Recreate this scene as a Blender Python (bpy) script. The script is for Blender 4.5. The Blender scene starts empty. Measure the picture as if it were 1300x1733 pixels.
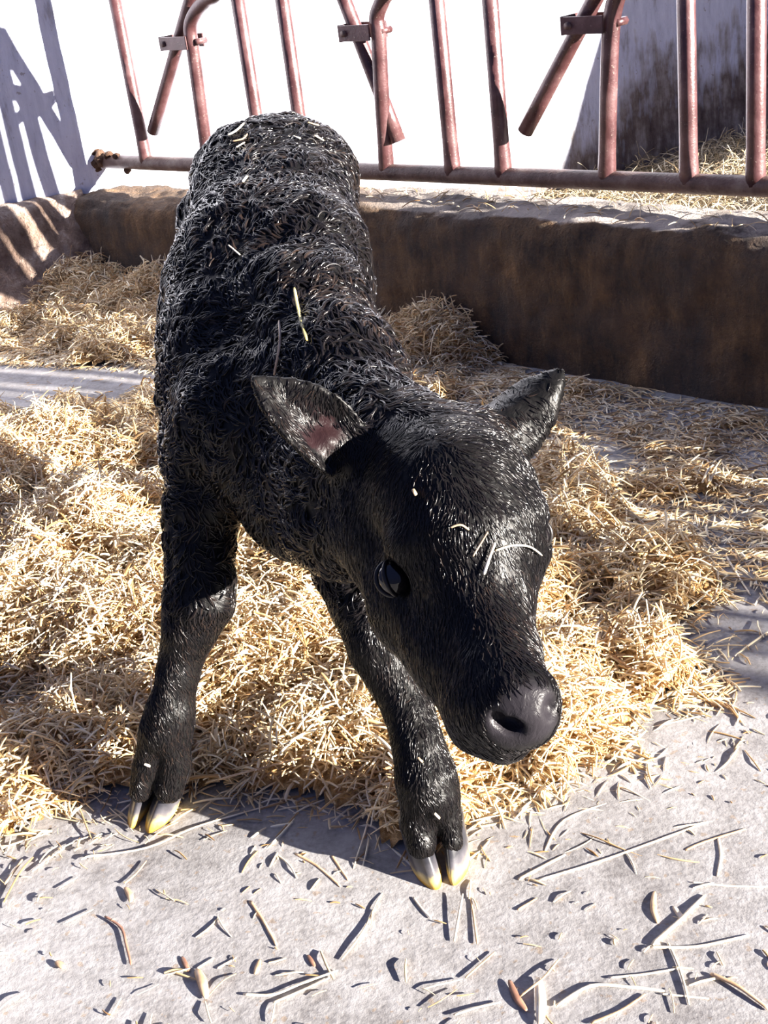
import bpy, bmesh, math, random
import numpy as np
from mathutils import Vector, Matrix
from mathutils.bvhtree import BVHTree

random.seed(7)
rng = np.random.default_rng(11)
R = math.radians
scene = bpy.context.scene
COL = scene.collection

# ------------------------------------------------------------------ camera, world, sun, exposure
CAM_H = 1.14
FPX, PX, PY = 2158.0, 650.0, 866.5
ROLL, PITCH = R(7.564), R(25.408)
cam = bpy.data.cameras.new('camera')
cam.sensor_fit = 'VERTICAL'
cam.sensor_height = 36.0
cam.lens = FPX / 1733.0 * 36.0
cam.clip_start = 0.05
cam_o = bpy.data.objects.new('camera', cam)
COL.objects.link(cam_o)
_f = Vector((0, math.cos(PITCH), -math.sin(PITCH)))
_u0 = Vector((1, 0, 0))
_d0 = Vector((0, -math.sin(PITCH), -math.cos(PITCH)))
_xa = _u0 * math.cos(ROLL) + _d0 * math.sin(ROLL)        # image right in the world
_ya = -(-_u0 * math.sin(ROLL) + _d0 * math.cos(ROLL))    # image up in the world
_za = -_f
cam_o.matrix_world = Matrix(((_xa.x, _ya.x, _za.x, 0), (_xa.y, _ya.y, _za.y, 0), (_xa.z, _ya.z, _za.z, CAM_H), (0, 0, 0, 1)))
scene.camera = cam_o

w = bpy.data.worlds.new('sky')
scene.world = w
w.use_nodes = True
nt = w.node_tree
bg = nt.nodes['Background']
_tc = nt.nodes.new('ShaderNodeTexCoord')
_sx = nt.nodes.new('ShaderNodeSeparateXYZ')
_rp = nt.nodes.new('ShaderNodeValToRGB')
nt.links.new(_tc.outputs['Generated'], _sx.inputs[0])
nt.links.new(_sx.outputs['Z'], _rp.inputs[0])
_rp.color_ramp.elements[0].position = 0.0
_rp.color_ramp.elements[0].color = (0.37, 0.42, 0.76, 1)
_rp.color_ramp.elements[1].position = 0.55
_rp.color_ramp.elements[1].color = (0.30, 0.42, 1.0, 1)
nt.links.new(_rp.outputs[0], bg.inputs[0])
bg.inputs['Strength'].default_value = 0.25

SUN_AZ, SUN_EL = R(-58.2), R(14.6)      # heading of the shadows, height of the sun
LDIR = Vector((math.sin(SUN_AZ) * math.cos(SUN_EL), math.cos(SUN_AZ) * math.cos(SUN_EL), -math.sin(SUN_EL)))
sun = bpy.data.lights.new('sun', 'SUN')
sun.energy = 21.0
sun.angle = R(0.6)
sun.color = (1.0, 0.93, 0.84)
sun_o = bpy.data.objects.new('sun', sun)
sun_o.rotation_euler = LDIR.to_track_quat('-Z', 'Y').to_euler()
COL.objects.link(sun_o)

vs = scene.view_settings
vs.view_transform = 'Standard'
vs.look = 'None'
vs.gamma = 1.0
vs.use_curve_mapping = False
vs.exposure = 0.60

# ------------------------------------------------------------------ helpers
def ray(px, py):
    dx, dy = (px - PX) / FPX, (py - PY) / FPX
    return _f + _xa * dx - _ya * dy

CAMP = Vector((0, 0, CAM_H))

def at(px, py, Y):
    d = ray(px, py)
    return CAMP + d * (Y / d.y)

def atz(px, py, z=0.0):
    d = ray(px, py)
    return CAMP + d * ((z - CAM_H) / d.z)

def atplane(px, py, p0, n):
    d = ray(px, py)
    return CAMP + d * ((p0 - CAMP).dot(n) / d.dot(n))

_Xn, _Yn, _Fn = np.array(_xa), np.array(_ya), np.array(_f)
def project(P):
    """world points (N,3) -> photo pixels, used to read the layout of the straw off the ground"""
    D = P - np.array([0, 0, CAM_H])
    f = D @ _Fn
    return PX + FPX * (D @ _Xn) / f, PY - FPX * (D @ _Yn) / f

def link(o, parent=None):
    COL.objects.link(o)
    if parent:
        o.parent = parent
    return o

def tag(o, label=None, cat=None, group=None, kind=None):
    if label: o['label'] = label
    if cat: o['category'] = cat
    if group: o['group'] = group
    if kind: o['kind'] = kind
    return o

def empty(name, loc=(0, 0, 0)):
    o = bpy.data.objects.new(name, None)
    o.location = loc
    o.empty_display_size = 0.1
    return link(o)

def mesh_obj(name, verts, faces, mat, parent=None, smooth=True, origin=None):
    me = bpy.data.meshes.new(name)
    v = np.asarray(verts, float)
    if origin is not None:
        v = v - np.array(origin)
    me.from_pydata([tuple(a) for a in v], [], faces)
    me.update()
    if mat: me.materials.append(mat)
    if smooth:
        me.shade_smooth()
    o = bpy.data.objects.new(name, me)
    if origin is not None: o.location = origin
    return link(o, parent)

def bm_obj(name, bm, mat, parent=None, smooth=False):
    me = bpy.data.meshes.new(name)
    bmesh.ops.recalc_face_normals(bm, faces=bm.faces)
    bm.to_mesh(me)
    bm.free()
    if mat: me.materials.append(mat)
    if smooth: me.shade_smooth()
    return link(bpy.data.objects.new(name, me), parent)

def tube(pts, rad, seg=12, flat=1.0, cap=True):
    """swept tube; rad is a number or a list; flat squeezes the section's second axis"""
    pts = [Vector(p) for p in pts]
    n = len(pts)
    rad = [rad] * n if not hasattr(rad, '__len__') else rad
    V, Fc = [], []
    ref = None
    for i, p in enumerate(pts):
        t = (pts[min(i + 1, n - 1)] - pts[max(i - 1, 0)]).normalized()
        if ref is None:
            ref = t.cross(Vector((0, 0, 1)))
            if ref.length < 0.2: ref = t.cross(Vector((1, 0, 0)))
        a = (ref - t * ref.dot(t)).normalized()
        ref = a
        b = t.cross(a)
        for k in range(seg):
            an = 2 * math.pi * k / seg
            V.append(p + a * (math.cos(an) * rad[i]) + b * (math.sin(an) * rad[i] * flat))
    for i in range(n - 1):
        for k in range(seg):
            k2 = (k + 1) % seg
            Fc.append((i * seg + k, i * seg + k2, (i + 1) * seg + k2, (i + 1) * seg + k))
    if cap:
        Fc.append(tuple(range(seg))[::-1])
        Fc.append(tuple(range((n - 1) * seg, n * seg)))
    return V, Fc

def vhash(ix, iy, iz, s):
    h = (ix.astype(np.int64) * 73856093) ^ (iy.astype(np.int64) * 19349663) ^ (iz.astype(np.int64) * 83492791) ^ (s * 2654435)
    h = (h ^ (h >> 13)) * 1274126177
    h = h & 0xffffffff
    h = ((h ^ (h >> 16)) * 2246822519) & 0xffffffff
    return (h & 0xffff) / 65535.0 * 2 - 1

def vnoise(P, scale, s=0):
    """value noise, P (N,3), feature size in metres, -1..1"""
    q = P / scale
    i = np.floor(q)
    f = q - i
    f = f * f * (3 - 2 * f)
    i = i.astype(np.int64)
    out = 0
    for dx in (0, 1):
        wx = f[:, 0] if dx else 1 - f[:, 0]
        for dy in (0, 1):
            wy = f[:, 1] if dy else 1 - f[:, 1]
            for dz in (0, 1):
                wz = f[:, 2] if dz else 1 - f[:, 2]
                out = out + wx * wy * wz * vhash(i[:, 0] + dx, i[:, 1] + dy, i[:, 2] + dz, s)
    return out

def fbm(P, scale, s=0, n=3):
    return sum(vnoise(P, scale / 2 ** k, s + k) / 2 ** k for k in range(n))

# ------------------------------------------------------------------ materials
def mat_base(name, rough=0.6, spec=0.5):
    m = bpy.data.materials.new(name)
    m.use_nodes = True
    b = m.node_tree.nodes['Principled BSDF']
    b.inputs['Roughness'].default_value = rough
    b.inputs['Specular IOR Level'].default_value = spec
    return m, m.node_tree, b

def N(nt, t, **kw):
    n = nt.nodes.new(t)
    for k, v in kw.items():
        if k in n.inputs.keys(): n.inputs[k].default_value = v
        else: setattr(n, k, v)
    return n

def ramp(nt, src, stops):
    r = nt.nodes.new('ShaderNodeValToRGB')
    e = r.color_ramp.elements
    while len(e) < len(stops): e.new(0.5)
    for el, (p, c) in zip(e, stops):
        el.position = p
        el.color = (*c, 1)
    nt.links.new(src, r.inputs[0])
    return r.outputs[0]

def noise(nt, co, scale, detail=4, rough=0.55, dist=0.0):
    n = N(nt, 'ShaderNodeTexNoise', Scale=scale, Detail=detail, Roughness=rough, Distortion=dist)
    nt.links.new(co, n.inputs['Vector'])
    return n.outputs['Fac']

def mapping(nt, co, sc):
    m = nt.nodes.new('ShaderNodeMapping')
    m.inputs['Scale'].default_value = sc
    nt.links.new(co, m.inputs[0])
    return m.outputs[0]

def math_(nt, op, a, b=None, c=None):
    m = nt.nodes.new('ShaderNodeMath')
    m.operation = op
    for i, v in enumerate((a, b, c)):
        if v is None: continue
        if isinstance(v, (int, float)): m.inputs[i].default_value = v
        else: nt.links.new(v, m.inputs[i])
    return m.outputs[0]

def mix(nt, fac, a, b):
    m = nt.nodes.new('ShaderNodeMix')
    m.data_type = 'RGBA'
    if isinstance(fac, (int, float)): m.inputs[0].default_value = fac
    else: nt.links.new(fac, m.inputs[0])
    for i, v in ((6, a), (7, b)):
        if isinstance(v, tuple): m.inputs[i].default_value = (*v, 1)
        else: nt.links.new(v, m.inputs[i])
    return m.outputs[2]

def bump(nt, b, h, strength, dist):
    n = nt.nodes.new('ShaderNodeBump')
    n.inputs['Strength'].default_value = strength
    n.inputs['Distance'].default_value = dist
    nt.links.new(h, n.inputs['Height'])
    nt.links.new(n.outputs[0], b.inputs['Normal'])

def objco(nt):
    return nt.nodes.new('ShaderNodeTexCoord').outputs['Object']

def mat_concrete():
    m, nt, b = mat_base('worn_concrete', 0.85, 0.3)
    co = objco(nt)
    big = noise(nt, co, 3.0, 4)
    mid = noise(nt, co, 22.0, 5, 0.6)
    fine = noise(nt, co, 120.0, 4, 0.65)
    f = math_(nt, 'ADD', math_(nt, 'MULTIPLY', big, 0.35), math_(nt, 'MULTIPLY', mid, 0.35))
    f = math_(nt, 'ADD', f, math_(nt, 'MULTIPLY', fine, 0.30))
    base = ramp(nt, f, [(0.38, (0.15, 0.14, 0.14)), (0.47, (0.25, 0.24, 0.24)), (0.58, (0.35, 0.34, 0.345))])
    specks = ramp(nt, noise(nt, co, 75.0, 2, 0.5), [(0.64, (0, 0, 0)), (0.70, (1, 1, 1))])
    base = mix(nt, math_(nt, 'MULTIPLY', specks, 0.55), base, (0.25, 0.18, 0.12))
    nt.links.new(base, b.inputs['Base Color'])
    h = math_(nt, 'ADD', math_(nt, 'MULTIPLY', mid, 0.6), math_(nt, 'MULTIPLY', fine, 0.5))
    bump(nt, b, h, 0.35, 0.006)
    return m

def mat_whitewash():
    m, nt, b = mat_base('dirty_whitewash', 0.8, 0.3)
    co = objco(nt)
    sep = nt.nodes.new('ShaderNodeSeparateXYZ')
    nt.links.new(co, sep.inputs[0])
    streak = noise(nt, mapping(nt, co, (26, 26, 5)), 1.0, 5, 0.65)
    big = noise(nt, co, 3.5, 4, 0.6)
    white = ramp(nt, streak, [(0.30, (0.36, 0.36, 0.42)), (0.42, (0.64, 0.67, 0.80)), (0.6, (0.76, 0.79, 0.92))])
    # splashed dirt low on the wall
    low = math_(nt, 'SUBTRACT', 0.50, sep.outputs['Z'])
    low = math_(nt, 'MULTIPLY', low, 1.5)
    low = math_(nt, 'ADD', low, math_(nt, 'MULTIPLY', math_(nt, 'SUBTRACT', big, 0.5), 1.1))
    low = math_(nt, 'ADD', low, math_(nt, 'MULTIPLY', math_(nt, 'SUBTRACT', streak, 0.5), 1.2))
    # more dirt towards the manger side (local x)
    low = math_(nt, 'ADD', low, math_(nt, 'MULTIPLY', math_(nt, 'SUBTRACT', sep.outputs['X'], 1.8), 0.36))
    d = ramp(nt, low, [(0.30, (0, 0, 0)), (0.62, (1, 1, 1))])
    dirt = ramp(nt, math_(nt, 'ADD', math_(nt, 'MULTIPLY', streak, 0.6), math_(nt, 'MULTIPLY', noise(nt, co, 16.0, 5, 0.65), 0.4)), [(0.36, (0.07, 0.05, 0.045)), (0.50, (0.17, 0.135, 0.12)), (0.64, (0.36, 0.33, 0.32))])
    colr = mix(nt, d, white, dirt)
    flecks = ramp(nt, noise(nt, co, 48.0, 3, 0.6), [(0.66, (0, 0, 0)), (0.71, (1, 1, 1))])
    colr = mix(nt, math_(nt, 'MULTIPLY', flecks, 0.5), colr, (0.16, 0.11, 0.08))
    nt.links.new(colr, b.inputs['Base Color'])
    bump(nt, b, math_(nt, 'ADD', streak, noise(nt, co, 60, 4)), 0.45, 0.012)
    return m

def mat_dung(name, c0, c1, c2, grain=1.0, sun_top=None):
    """old concrete caked with dried brown dung and mud"""
    m, nt, b = mat_base(name, 0.9, 0.2)
    co = objco(nt)
    a = noise(nt, co, 7.0, 6, 0.62)
    s = noise(nt, mapping(nt, co, (40, 40, 9)), 1.0, 4, 0.6)
    g = noise(nt, co, 130.0, 4, 0.7)
    f = math_(nt, 'ADD', math_(nt, 'MULTIPLY', a, 0.55), math_(nt, 'MULTIPLY', s, 0.3))
    f = math_(nt, 'ADD', f, math_(nt, 'MULTIPLY', g, 0.15 * grain))
    c = ramp(nt, f, [(0.38, c0), (0.50, c1), (0.62, c2)])
    if sun_top:
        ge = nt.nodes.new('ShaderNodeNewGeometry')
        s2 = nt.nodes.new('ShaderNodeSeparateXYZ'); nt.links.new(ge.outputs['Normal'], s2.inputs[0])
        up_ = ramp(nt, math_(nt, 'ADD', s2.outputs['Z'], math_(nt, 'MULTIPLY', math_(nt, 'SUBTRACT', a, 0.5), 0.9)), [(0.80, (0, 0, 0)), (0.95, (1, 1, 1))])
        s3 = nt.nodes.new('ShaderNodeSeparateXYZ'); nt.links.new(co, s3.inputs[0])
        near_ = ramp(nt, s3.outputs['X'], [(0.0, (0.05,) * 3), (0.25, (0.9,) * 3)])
        c = mix(nt, math_(nt, 'MULTIPLY', up_, near_), c, sun_top)  # sunlit strip painted as a dusty pale tone on top faces, near end
        grey = ramp(nt, noise(nt, co, 4.5, 5, 0.6), [(0.46, (0, 0, 0)), (0.60, (1, 1, 1))])
        c = mix(nt, math_(nt, 'MULTIPLY', grey, 0.55), c, (0.075, 0.066, 0.066))
    nt.links.new(c, b.inputs['Base Color'])
    bump(nt, b, math_(nt, 'ADD', math_(nt, 'MULTIPLY', a, 1.0), math_(nt, 'ADD', math_(nt, 'MULTIPLY', s, 0.4), math_(nt, 'MULTIPLY', g, 0.35))), 1.0, 0.035)
    return m

def mat_pipe():
    m, nt, b = mat_base('red_oxide_pipe', 0.36, 0.7)
    co = objco(nt)
    a = noise(nt, co, 14.0, 5, 0.6)
    g = noise(nt, co, 160.0, 3, 0.6)
    c = ramp(nt, a, [(0.32, (0.045, 0.015, 0.016)), (0.48, (0.085, 0.034, 0.036)), (0.66, (0.14, 0.075, 0.076))])
    sp = ramp(nt, g, [(0.66, (0, 0, 0)), (0.72, (1, 1, 1))])
    c = mix(nt, math_(nt, 'MULTIPLY', sp, 0.6), c, (0.42, 0.36, 0.30))
    nt.links.new(c, b.inputs['Base Color'])
    b.inputs['Metallic'].default_value = 0.15
    bump(nt, b, g, 0.25, 0.003)
    return m

def mat_rail():
    m, nt, b = mat_base('muddy_pipe', 0.5, 0.4)
    co = objco(nt)
    a = noise(nt, co, 12.0, 5, 0.65)
    g = noise(nt, co, 150.0, 3, 0.6)
    c = ramp(nt, a, [(0.32, (0.05, 0.022, 0.02)), (0.5, (0.12, 0.07, 0.06)), (0.68, (0.20, 0.15, 0.13))])
    nt.links.new(c, b.inputs['Base Color'])
    bump(nt, b, math_(nt, 'ADD', a, g), 0.4, 0.004)
    return m

def mat_straw(name, stops, attr=True, rough=0.45):
    m, nt, b = mat_base(name, rough, 0.5)
    if attr:
        a = nt.nodes.new('ShaderNodeAttribute')
        a.attribute_name = 'tint'
        src = a.outputs['Fac']
    else:
        src = noise(nt, objco(nt), 30.0, 4, 0.6)
    nt.links.new(ramp(nt, src, stops), b.inputs['Base Color'])
    return m

def mat_plain(name, col, rough=0.6, spec=0.5):
    m, nt, b = mat_base(name, rough, spec)
    b.inputs['Base Color'].default_value = (*col, 1)
    return m

def mat_noisy(name, c0, c1, scale, rough=0.5, spec=0.5, bs=0.3, bd=0.002):
    m, nt, b = mat_base(name, rough, spec)
    n = noise(nt, objco(nt), scale, 5, 0.6)
    nt.links.new(ramp(nt, n, [(0.38, c0), (0.62, c1)]), b.inputs['Base Color'])
    bump(nt, b, n, bs, bd)
    return m

def mat_skin():
    """wet black hide under the coat; the attribute pink marks the bare inner ear"""
    m, nt, b = mat_base('wet_black_hide', 0.38, 0.16)
    co = objco(nt)
    n1 = noise(nt, mapping(nt, co, (1, 1, 0.55)), 95.0, 4, 0.6, 1.0)
    n2 = noise(nt, co, 26.0, 3, 0.6)
    c = ramp(nt, n1, [(0.35, (0.003, 0.003, 0.003)), (0.7, (0.009, 0.008, 0.008))])
    a = nt.nodes.new('ShaderNodeAttribute'); a.attribute_name = 'pink'
    c = mix(nt, math_(nt, 'MULTIPLY', a.outputs['Fac'], 0.9), c, (0.018, 0.008, 0.009))
    p = nt.nodes.new('ShaderNodeAttribute'); p.attribute_name = 'pad'
    c = mix(nt, p.outputs['Fac'], c, (0.017, 0.015, 0.018))
    nt.links.new(c, b.inputs['Base Color'])
    bump(nt, b, math_(nt, 'ADD', n1, math_(nt, 'MULTIPLY', n2, 0.5)), 0.4, 0.004)
    return m

M = {}
M['concrete'] = mat_concrete()
M['white'] = mat_whitewash()
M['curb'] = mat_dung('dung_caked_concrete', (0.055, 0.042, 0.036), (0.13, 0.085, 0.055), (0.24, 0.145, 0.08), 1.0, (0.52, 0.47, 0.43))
M['ledge'] = mat_dung('dung_caked_ledge', (0.14, 0.09, 0.065), (0.28, 0.20, 0.16), (0.50, 0.42, 0.37))
M['pipe'] = mat_pipe()
M['rail'] = mat_rail()
M['straw'] = mat_straw('straw', [(0.0, (0.30, 0.16, 0.06)), (0.25, (0.52, 0.35, 0.17)), (0.6, (0.74, 0.59, 0.36)), (1.0, (0.88, 0.80, 0.62))])
M['strawbed'] = mat_noisy('packed_straw', (0.28, 0.15, 0.05), (0.62, 0.42, 0.20), 60.0, 0.8, 0.2, 1.0, 0.02)
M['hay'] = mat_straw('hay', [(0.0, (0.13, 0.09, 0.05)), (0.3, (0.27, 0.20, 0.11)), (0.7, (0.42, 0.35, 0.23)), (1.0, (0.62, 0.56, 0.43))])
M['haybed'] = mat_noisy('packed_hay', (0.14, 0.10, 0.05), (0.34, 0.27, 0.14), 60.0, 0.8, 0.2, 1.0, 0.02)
M['pale'] = mat_straw('pale_stalk', [(0.35, (0.66, 0.52, 0.34)), (0.6, (0.88, 0.80, 0.66))], False)
M['tan'] = mat_straw('tan_stalk', [(0.35, (0.38, 0.22, 0.12)), (0.6, (0.66, 0.46, 0.28))], False)
M['brown'] = mat_straw('brown_stalk', [(0.35, (0.15, 0.07, 0.045)), (0.6, (0.33, 0.17, 0.11))], False)
M['yellow'] = mat_straw('yellow_stalk', [(0.35, (0.52, 0.40, 0.10)), (0.6, (0.78, 0.62, 0.22))], False)
M['hide'] = mat_skin()
M['mud'] = mat_dung('mud_lump', (0.04, 0.025, 0.02), (0.10, 0.055, 0.035), (0.20, 0.12, 0.08))

# ------------------------------------------------------------------ floor
def grid_obj(name, x0, x1, y0, y1, step, zf, mat, parent=None):
    xs = np.arange(x0, x1 + step / 2, step)
    ys = np.arange(y0, y1 + step / 2, step)
    X, Y = np.meshgrid(xs, ys)
    P = np.stack([X.ravel(), Y.ravel(), np.zeros(X.size)], 1)
    P[:, 2] = zf(P)
    nx, ny = len(xs), len(ys)
    idx = np.arange(nx * ny).reshape(ny, nx)
    Fq = np.stack([idx[:-1, :-1].ravel(), idx[:-1, 1:].ravel(), idx[1:, 1:].ravel(), idx[1:, :-1].ravel()], 1)
    return mesh_obj(name, P, Fq.tolist(), mat, parent)

fl = grid_obj('floor', -2.6, 7.6, -1.5, 9.0, 0.05, lambda P: fbm(P, 0.5, 3) * 0.003, M['concrete'])
tag(fl, 'worn grey concrete floor of the pen and feed passage', kind='structure')

# ------------------------------------------------------------------ feed kerb
P0 = atz(1300, 692)
CD = (atz(1000, 640) - P0).normalized()          # along the kerb, towards the far corner
CN = Vector((CD.y, -CD.x, 0))                    # towards the pen
if CN.y > 0: CN = -CN
WALL_YAW = R(74)
WD = Vector((math.sin(WALL_YAW), math.cos(WALL_YAW), 0))
WN = Vector((WD.y, -WD.x, 0))                    # wall's face towards the camera
W0 = Vector((-0.85, 3.87, 0)) * 1.2
# where the kerb's front meets the wall
S_END = (W0 - P0).dot(WN) / CD.dot(WN)
KT = 0.27                                        # kerb thickness
def kerb_z(s):
    return 0.385 - 0.055 * max(0.0, min(1.0, (s - 1.2) / 1.1))
S0 = -7.2
ns = int((S_END + 0.25 - S0) / 0.014)
sec = [(0.0, -0.02), (0.0, 0.06), (0.0, 0.12), (0.0, 0.18), (0.0, 0.24), (0.0, 0.30), (0.004, 0.345), (0.012, 0.372), (0.03, 0.386), (0.06, 0.39), (0.09, 0.391),
       (0.13, 0.391), (0.17, 0.391), (0.21, 0.39), (0.25, 0.386), (0.268, 0.37), (0.27, 0.30), (0.27, 0.15), (0.27, -0.02)]
def refine(sec, mx):
    out = [sec[0]]
    for a, b2 in zip(sec, sec[1:]):
        L = math.hypot(b2[0] - a[0], b2[1] - a[1])
        k = max(1, int(math.ceil(L / mx)))
        for i in range(1, k + 1):
            out.append((a[0] + (b2[0] - a[0]) * i / k, a[1] + (b2[1] - a[1]) * i / k))
    return out
sec = refine(sec, 0.014)
V = []
for i in range(ns + 1):
    s = S0 + (S_END + 0.25 - S0) * i / ns
    k = kerb_z(s) / 0.385
    for (d, z) in sec:
        V.append(P0 + CD * s - CN * d + Vector((0, 0, z * k)))
V = np.array([tuple(v) for v in V])
cc = np.tile(np.array(sec), (ns + 1, 1))
nrm = np.zeros_like(V)
front = np.clip(1 - cc[:, 0] / 0.03, 0, 1)
top = np.clip((cc[:, 1] - 0.33) / 0.05, 0, 1)
nrm += np.outer(front, np.array(CN)) * 1.0 + np.outer(top, [0, 0, 1.0])
disp = fbm(V * np.array([1, 1, 0.6]), 0.11, 21, 4) * 0.009 + fbm(V, 0.02, 31, 2) * 0.0025
edge = np.exp(-((cc[:, 0] - 0.01) / 0.035) ** 2) * top
disp = disp + edge * (-0.006 + 0.012 * vnoise(V, 0.06, 5))
sl = np.repeat(S0 + (S_END + 0.25 - S0) * np.arange(ns + 1) / ns, len(sec))
disp = disp + top * np.clip((sl - 1.35) / 0.4, 0, 1) * fbm(V, 0.07, 77, 3) * 0.014     # crumbled and caked far end
V = V + nrm * disp[:, None]
m_ = len(sec)
Fq = [(i * m_ + j, (i + 1) * m_ + j, (i + 1) * m_ + j + 1, i * m_ + j + 1) for i in range(ns) for j in range(m_ - 1)]
Fq.append(tuple(range(m_)))
Fq.append(tuple(range(ns * m_, (ns + 1) * m_))[::-1])
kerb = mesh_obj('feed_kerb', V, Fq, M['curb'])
tag(kerb, 'low concrete feed kerb caked with brown dung', kind='structure')

# ------------------------------------------------------------------ whitewashed wall
t0, t1, zt = -1.6, 6.0, 3.2
nx_, nz_ = 300, 130
V = []
for j in range(nz_ + 1):
    for i in range(nx_ + 1):
        V.append(((t1 - t0) * i / nx_ + t0, 0.0, zt * j / nz_ - 0.02))
V = np.array(V)
V[:, 1] -= fbm(V, 0.5, 51, 3) * 0.008 + fbm(V, 0.06, 61, 2) * 0.0015
Fq = [(j * (nx_ + 1) + i, j * (nx_ + 1) + i + 1, (j + 1) * (nx_ + 1) + i + 1, (j + 1) * (nx_ + 1) + i) for j in range(nz_) for i in range(nx_)]
nb = len(V)
V = np.vstack([V, [[t0, 0.25, -0.02], [t1, 0.25, -0.02], [t1, 0.25, zt - 0.02], [t0, 0.25, zt - 0.02]]])
Fq.append((nb, nb + 3, nb + 2, nb + 1))
wall = mesh_obj('wall_back', V, Fq, M['white'])
wall.location = W0
wall.rotation_euler = (0, 0, math.atan2(WD.y, WD.x))
tag(wall, 'whitewashed rough wall behind the feed barrier, brown splashes low down', kind='structure')

# sloping dung-caked ledge along the wall's foot on the pen side
V, Fq = [], []
LEDGE_S = 2.6
nl = 160
sec2 = refine([(-0.02, 0.345), (0.02, 0.345), (0.05, 0.338), (0.075, 0.318), (0.19, 0.10), (0.30, 0.0), (0.30, -0.02), (-0.02, -0.02)], 0.016)
ts = (W0 - (P0 + CD * S_END)).dot(WD)
for i in range(nl + 1):
    t = 0.10 - ts - LEDGE_S * i / nl
    for d, z in sec2:
        V.append(W0 + WD * t + WN * d + Vector((0, 0, z)))
V = np.array([tuple(v) for v in V])
c2 = np.tile(np.array(sec2), (nl + 1, 1))
free = ((c2[:, 0] > 0.0) & (c2[:, 1] > 0)).astype(float)
V += (np.outer(free * (fbm(V, 0.10, 41, 3) * 0.010 + fbm(V, 0.025, 45, 2) * 0.003), np.array(WN) + np.array([0, 0, 0.8])))
m2 = len(sec2)
Fq = [(i * m2 + j, i * m2 + j + 1, (i + 1) * m2 + j + 1, (i + 1) * m2 + j) for i in range(nl) for j in range(m2 - 1)]
Fq += [tuple(range(m2)), tuple(range(nl * m2, (nl + 1) * m2))[::-1]]
ledge = mesh_obj('trim_1', V, Fq, M['ledge'])
tag(ledge, 'sloping brown ledge at the foot of the whitewashed wall', kind='structure')

# unseen slab added past the frame, shaped to shade part of the wall
def on_wall(px, py): return atplane(px, py, W0, WN)
E1, E2 = on_wall(1030, 10), on_wall(932, 330)
bn = Vector((LDIR.x, LDIR.y, 0)).normalized()
bx = Vector((bn.y, -bn.x, 0))          # right when looking along the light
dist = 2.3
Q1 = E1 - LDIR * (dist / 1.0); Q2 = E2 - LDIR * (dist / 1.0)
O = Q2.copy()
k1 = (Q1 - O).dot(LDIR) / LDIR.dot(bn); Q1 = Q1 - LDIR * k1
e = (Q1 - Q2)
lo = Q2 - e * ((Q2.z) / e.z)
hi = Q1 + e * ((2.7 - Q1.z) / e.z)
far = bx * (1.9 if (hi - lo).dot(bx) > 0 else -1.9)
outl = [lo, hi, hi + far, Vector(((lo + far + (hi - lo).dot(bx) * bx).x, (lo + far + (hi - lo).dot(bx) * bx).y, 0))]
V = [p - bn * 0.02 for p in outl] + [p - bn * 0.2 for p in outl]
wr = mesh_obj('shade_slab', [tuple(v) for v in V], [(0, 1, 2, 3), (7, 6, 5, 4), (0, 4, 5, 1), (1, 5, 6, 2), (2, 6, 7, 3), (3, 7, 4, 0)], M['white'], smooth=False)
tag(wr, 'unseen slab added in the feed passage to shade the wall', kind='structure')
print('shade_slab', [tuple(round(c, 2) for c in p) for p in outl])

# ------------------------------------------------------------------ feed barrier
ROFF = 0.17
R0 = P0 - CN * ROFF
def onr(px, py, off=0.0): return atplane(px, py, R0 + CN * off, CN)
barrier = empty('feed_barrier', R0 + CD * 1.0)
tag(barrier, 'red-brown tubular steel feed barrier standing along the dung-caked kerb', 'feed barrier')
def add(name, V, Fc, mat, parent=barrier, smooth=True):
    o = mesh_obj(name, [tuple(v) for v in V], Fc, mat, None, smooth)
    if parent:
        bpy.context.view_layer.update()
        o.parent = parent
        o.matrix_parent_inverse = parent.matrix_world.inverted()
    return o
bpy.context.view_layer.update()
PR = 0.0212
ra, rb = onr(1300, 316), onr(175, 273)
u = (rb - ra)
S_RAIL = (rb - R0).dot(CD)
def rail_pt(s, z=None):
    t = (s - (ra - R0).dot(CD)) / ((rb - R0).dot(CD) - (ra - R0).dot(CD))
    zz = ra.z + (rb.z - ra.z) * max(t, -0.2)
    p = R0 + CD * s
    p.z = zz if z is None else z
    return p
V, Fc = tube([rail_pt(s) for s in np.linspace(-7.1, S_RAIL, 40)], PR * 1.12, 20)
add('bottom_rail', V, Fc, M['rail'])
TOPZ = 1.26
V, Fc = tube([rail_pt(-7.1, TOPZ), rail_pt(S_RAIL + 0.02, TOPZ)], PR * 1.15, 16)
add('top_rail', V, Fc, M['pipe'])

def upright(s):
    p = rail_pt(s)
    # the foot is flattened and splayed where it is welded on the rail
    pts = [p, p + Vector((0, 0, 0.03)), p + Vector((0, 0, 0.09)), p + Vector((0, 0, 0.16)), Vector((p.x, p.y, TOPZ))]
    V, Fc = tube(pts, [PR * 1.12, PR * 1.08, PR * 1.0, PR, PR], 20)
    add('upright_bar', V, Fc, M['pipe'])
def s_of(px, py): return (onr(px, py) - R0).dot(CD)
for px, py in ((245, 258), (434, 200), (506, 197), (765, 275), (851, 277), (1166, 288), (1279, 294)):
    # true verticals: slide each foot along the rail line under the bar seen in the photo
    p = onr(px, py)
    upright((p - R0).dot(CD))

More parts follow.
